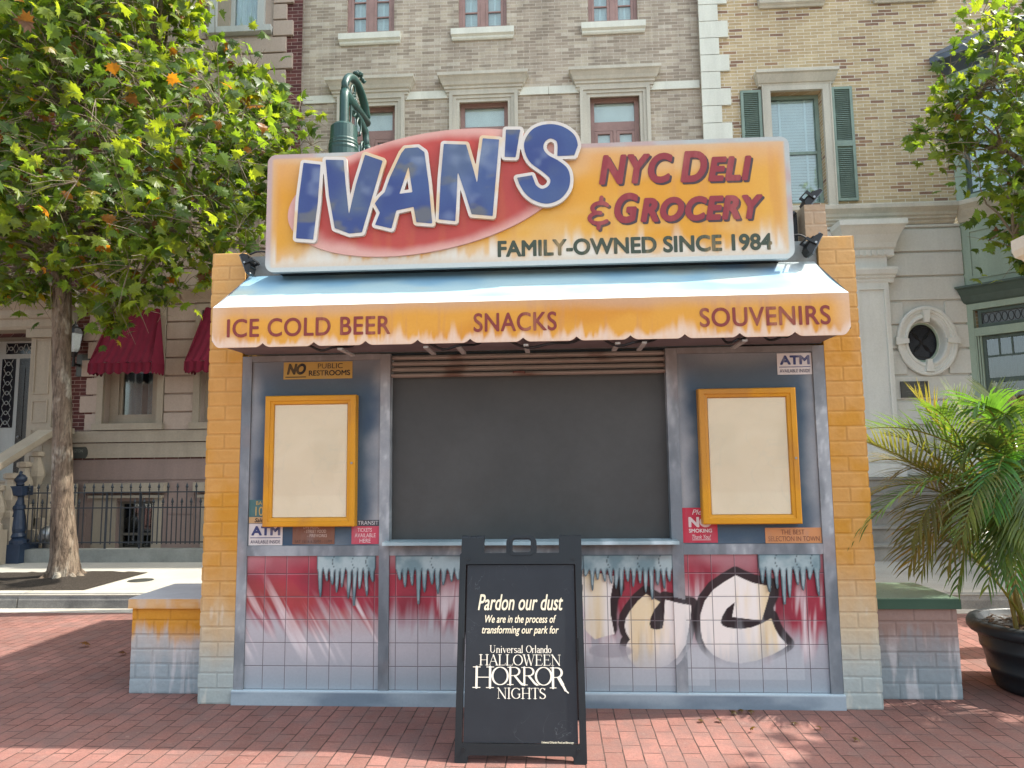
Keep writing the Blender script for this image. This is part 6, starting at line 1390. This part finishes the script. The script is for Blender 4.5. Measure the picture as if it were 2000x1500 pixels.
# a neighbour further along the street, outside the picture: it shades the right-hand pavement
def ball(cx, cy, cz, r, rz):
    def f(rnd):
        while True:
            p = Vector((rnd.uniform(-1, 1), rnd.uniform(-1, 1), rnd.uniform(-1, 1)))
            if p.length < 1: return Vector((cx+p.x*r, cy+p.y*r, cz+p.z*rz)), 60*(1-p.length)
    return f
crown_tree('plane_tree', 'plane tree standing further right along the kerb, out of the picture', (9.4, 4.6, .146), [(9.4, 4.6, .1), (9.4, 4.6, 2), (9.4, 4.6, 4.5), (9.4, 4.6, 7)], [.2, .15, .12, .05], ball(9.0, 5.0, 5.6, 2.2, 1.9), 0, 0, 560, 14, .18, 29, .05, [(9.4, 4.6, 4), (9.4, 4.6, 5), (9.4, 4.6, 6)], .03)
crown_tree('plane_tree', 'plane tree in the street to the right of the palm, out of the picture', (7.4, -.5, 0), [(7.4, -.5, 0), (7.4, -.5, 2), (7.2, -.5, 4.5), (7.0, -.4, 6)], [.18, .14, .11, .05], ball(6.5, -.95, 5.2, 1.3, 1.2), 0, 0, 300, 14, .18, 31, .05, [(7.2, -.5, 4.4), (7.1, -.5, 5), (7.0, -.5, 5.8)], .03)

# ------------------------------------------------------------------ potted palm
PX, PY = 3.51, .40
pot = thing('plant_pot', 'large round black plastic plant pot at the right edge holding a palm', 'plant pot', (PX, PY, 0))
m = MB(); m.lathe([(.30, 0), (.345, .008), (.36, .05), (.375, .12), (.385, .125), (.388, .15), (.384, .155), (.41, .26), (.42, .265), (.423, .29), (.42, .295), (.435, .36), (.43, .40)], (PX, PY, 0), 48); m.build('body', M['black_plastic'], pot, smooth=True)
m = MB(); m.lathe([(.43, .365), (.475, .372), (.492, .395), (.492, .425), (.478, .45), (.445, .456), (.425, .445), (.42, .36)], (PX, PY, 0), 48); m.build('rim', M['black_plastic'], pot, smooth=True)
m = MB(); nr = 12
for i in range(260):
    a = random.uniform(0, 6.28); r_ = .41*math.sqrt(random.random()); p = Vector((PX+r_*math.cos(a), PY+r_*math.sin(a), .405+random.uniform(0, .02))); d = Vector((random.gauss(0, 1), random.gauss(0, 1), random.gauss(0, .3))).normalized()*.03; s = d.cross(Vector((0, 0, 1)))*.4
    m.face([p-d-s, p+d-s, p+d+s, p-d+s])
m.lathe([(.001, .39), (.422, .39), (.42, .38)], (PX, PY, 0), 32); m.build('mulch', mat_plain('bark_mulch', (.07, .045, .03), .9, .5, 20, .4), pot)
palm = thing('palm', 'bushy green areca palm with feathery fronds growing in the black pot', 'palm', (PX, PY, .4))
M['palm'] = mat_leaf('palm_leaf', .32, .34, (2.7, 2.4, .7)); M['cane'] = mat_attr('palm_cane', .5, .3)
prnd = random.Random(5)
def frond(stem, tip, arch, seed, L=.30, droop=.5, npair=40, tw=0.0, base=0.25):
    r = random.Random(seed); a = Vector(stem); c_ = Vector(tip); b = a.lerp(c_, .5)+Vector((0, 0, arch)); P = [a*float((1-t)**2)+b*float(2*t*(1-t))+c_*float(t*t) for t in np.linspace(0, 1, 26)]
    m = MB(); col0 = (.088*r.uniform(.6, 1.5), .130*r.uniform(.75, 1.3), .042); rc = (.20, .20, .045)
    n0 = len(m.v); m.tube(P, list(np.linspace(.011, .0025, len(P))), 5); m.c = [rc]*(len(m.v)-n0); tipc = (.20, .15, .06)
    for k in range(npair):
        t = base+(1-base)*(k+.5)/npair; i = t*(len(P)-1); j = min(int(i), len(P)-2); p = P[j].lerp(P[j+1], i-j); d = (P[j+1]-P[j]).normalized()
        side = d.cross(Vector((0, 0, 1))); side = side.normalized() if side.length > .05 else Vector((1, 0, 0)); up = side.cross(d).normalized()
        u = (t-base)/(1-base); ln_g = L*(.45+1.1*u*(1-u)*2.0)*(1 if u < .9 else .8)
        for s in (-1, 1):
            v = (side*s*(1-.45*u)+d*(.55+.55*u)+up*(.30+r.gauss(tw, .1))).normalized(); lg = ln_g*r.uniform(.85, 1.1); w = .0080*r.uniform(.75, 1.2); q = p.copy(); vv = v.copy(); pts = []
            wd = vv.cross(up); wd = wd.normalized() if wd.length > .05 else side
            for g in range(5): pts.append((q.copy(), w*(.6, 1.0, .9, .6, .06)[g])); q = q+vv*(lg/4); vv = (vv+Vector((0, 0, -droop*.22*(1+.25*g)*r.uniform(.6, 1.3)))).normalized()
            f = r.uniform(.8, 1.25); yel = r.random() < .03; cc = (col0[0]*f*(1.6 if yel else 1), col0[1]*f*(1.15 if yel else 1), col0[2])
            n1 = len(m.v)
            for gi, (q_, w_) in enumerate(pts): m.v.append(tuple(q_-wd*w_)); m.v.append(tuple(q_+wd*w_)); m.c += [tipc if gi == 4 and yel else cc]*2
            for g in range(4): k0 = n1+2*g; m.f.append([k0, k0+1, k0+3, k0+2]); m.mi.append(0)
    m.build('frond', M['palm'], palm)
canes = []
for k in range(16):
    a = 2*math.pi*k/16+.3; r_ = prnd.uniform(.05, .25); b = Vector((PX+r_*math.cos(a), PY+r_*math.sin(a), .39)); h = prnd.uniform(.5, 1.05); tcn = b+Vector((math.cos(a)*.10*h+prnd.uniform(-.06, .06), math.sin(a)*.10*h, h)); m = MB()
    path = [b.lerp(tcn, t)+Vector((0, 0, 0)) for t in np.linspace(0, 1, 12)]; m.tube(path, [.016-.006*t+(.0025 if i % 3 == 0 else 0) for i, t in enumerate(np.linspace(0, 1, 12))], 8)
    m.c = []
    for i in range(12): m.c += [mx((.26, .20, .055), (.13, .17, .04), np.array([i/11*prnd.uniform(.7, 1)]))[0]]*8
    m.c = [tuple(q) for q in m.c]; m.build('cane', M['cane'], palm); canes.append(tcn)
def fp(px, py, y): return Vector(at(px, py, y))
TIPS = [(1693, 838, .30, .20, .25), (1690, 862, .10, .10, .2), (1667, 1052, .05, .34, .75), (1702, 902, .75, .25, .5), (1700, 968, .6, .30, .7), (1790, 775, .5, .10, .3), (1862, 772, .9, .08, .2), (1828, 800, .2, .22, .8), (1905, 800, .05, .3, 1.0), (1960, 820, .0, .3, 1.1), (1775, 1110, .15, .40, .6), (1850, 1112, -.05, .42, .9), (1990, 1085, -.15, .40, .9), (1940, 1010, -.2, .45, .9), (1760, 1010, .9, .35, .6), (1990, 790, .7, .15, .5), (1985, 860, .3, .25, .8), (1930, 765, 1.1, .1, .3), (2060, 780, .2, .25, .6), (2120, 900, .3, .3, .7), (2150, 1000, .0, .4, .8), (2080, 850, -.2, .35, .9), (2030, 1020, -.3, .35, .9), (1880, 900, .1, .3, .9), (2100, 1080, .6, .4, .8), (1820, 1050, .6, .35, .8), (1730, 850, .55, .25, .4), (1910, 1080, .8, .4, .8), (1750, 930, .35, .3, .6), (1800, 880, .6, .3, .7), (1950, 900, .5, .3, .9), (2000, 940, .1, .3, .9), (1960, 1120, -.1, .4, .9), (1880, 1050, -.2, .4, .9), (1990, 1000, .8, .3, .8), (1920, 860, .3, .2, .8), (1800, 1120, .3, .5, 1.0), (1870, 1150, .05, .5, 1.0), (1930, 1150, -.05, .5, 1.1), (1985, 1150, -.1, .5, 1.1), (2040, 1110, .1, .4, 1.0), (1780, 1060, .0, .45, .9), (2010, 1060, -.3, .4, 1.0)]
for k, (px, py, y, ar, dr) in enumerate(TIPS):
    tip = fp(px, py, y); c_ = min(canes, key=lambda q: (Vector((q.x, q.y, 0))-Vector((tip.x, tip.y, 0))).length+prnd.uniform(0, .25)); frond(c_-Vector((0, 0, .1)), tip, ar*1.25+.05, 100+k, L=.30+.06*prnd.random(), droop=dr, npair=27)
for k in range(8):
    a = 6.28*k/8; b = Vector((PX+.15*math.cos(a), PY+.15*math.sin(a), .42)); frond(b, b+Vector((math.cos(a)*.42-.1, math.sin(a)*.4, .55+.2*prnd.random())), .2, 200+k, L=.2, droop=.7, npair=22, base=.35)

# ------------------------------------------------------------------ fallen leaves and litter
def fallen(px, py, label, col, s=.07):
    d = _fw*FPX + _r*(px-1000) - _u*(py-750); p = Vector(CAM+d*((.012-CAM[2])/d[2])); m = MB(); r = random.Random(px)
    add_leaf(m, p, Vector((r.gauss(0, .3), r.gauss(0, .3), 1)), Vector((r.gauss(0, 1), r.gauss(0, 1), 0)), s, col, .45, .9)
    o = m.build_top('fallen_leaf', M['leaf'], (p.x, p.y, 0)); setp(o, label, 'leaf', 'fallen leaves on the paving')
    lo = min(v.co.z for v in o.data.vertices); o.location.z = .004-lo
fallen(160, 1263, 'brown dry leaf lying alone in the kiosk shadow at the left', (.16, .08, .03), .09)
fallen(245, 1278, 'small brown leaf beside the left bench foot', (.12, .06, .03), .07)
fallen(92, 1183, 'rust coloured leaf lying at the foot of the kerb', (.30, .10, .05), .09)
for (px, py), lab in zip(((1436, 1392), (1450, 1388), (1467, 1390), (1373, 1408), (1409, 1406), (1464, 1426), (1552, 1410), (1600, 1420), (1674, 1443)), ('tuft at the plinth left of the pair', 'tuft against the plinth in the middle', 'tuft against the plinth on the right', 'tuft left of the shadow tip', 'tuft below the plinth at the shadow edge', 'curl in the dappled shade, largest', 'curl near the right pilaster', 'curl in front of the right pilaster', 'curl alone near the front right')):
    fallen(px, py, 'small dry brown '+lab, (.10, .065, .02), .04)
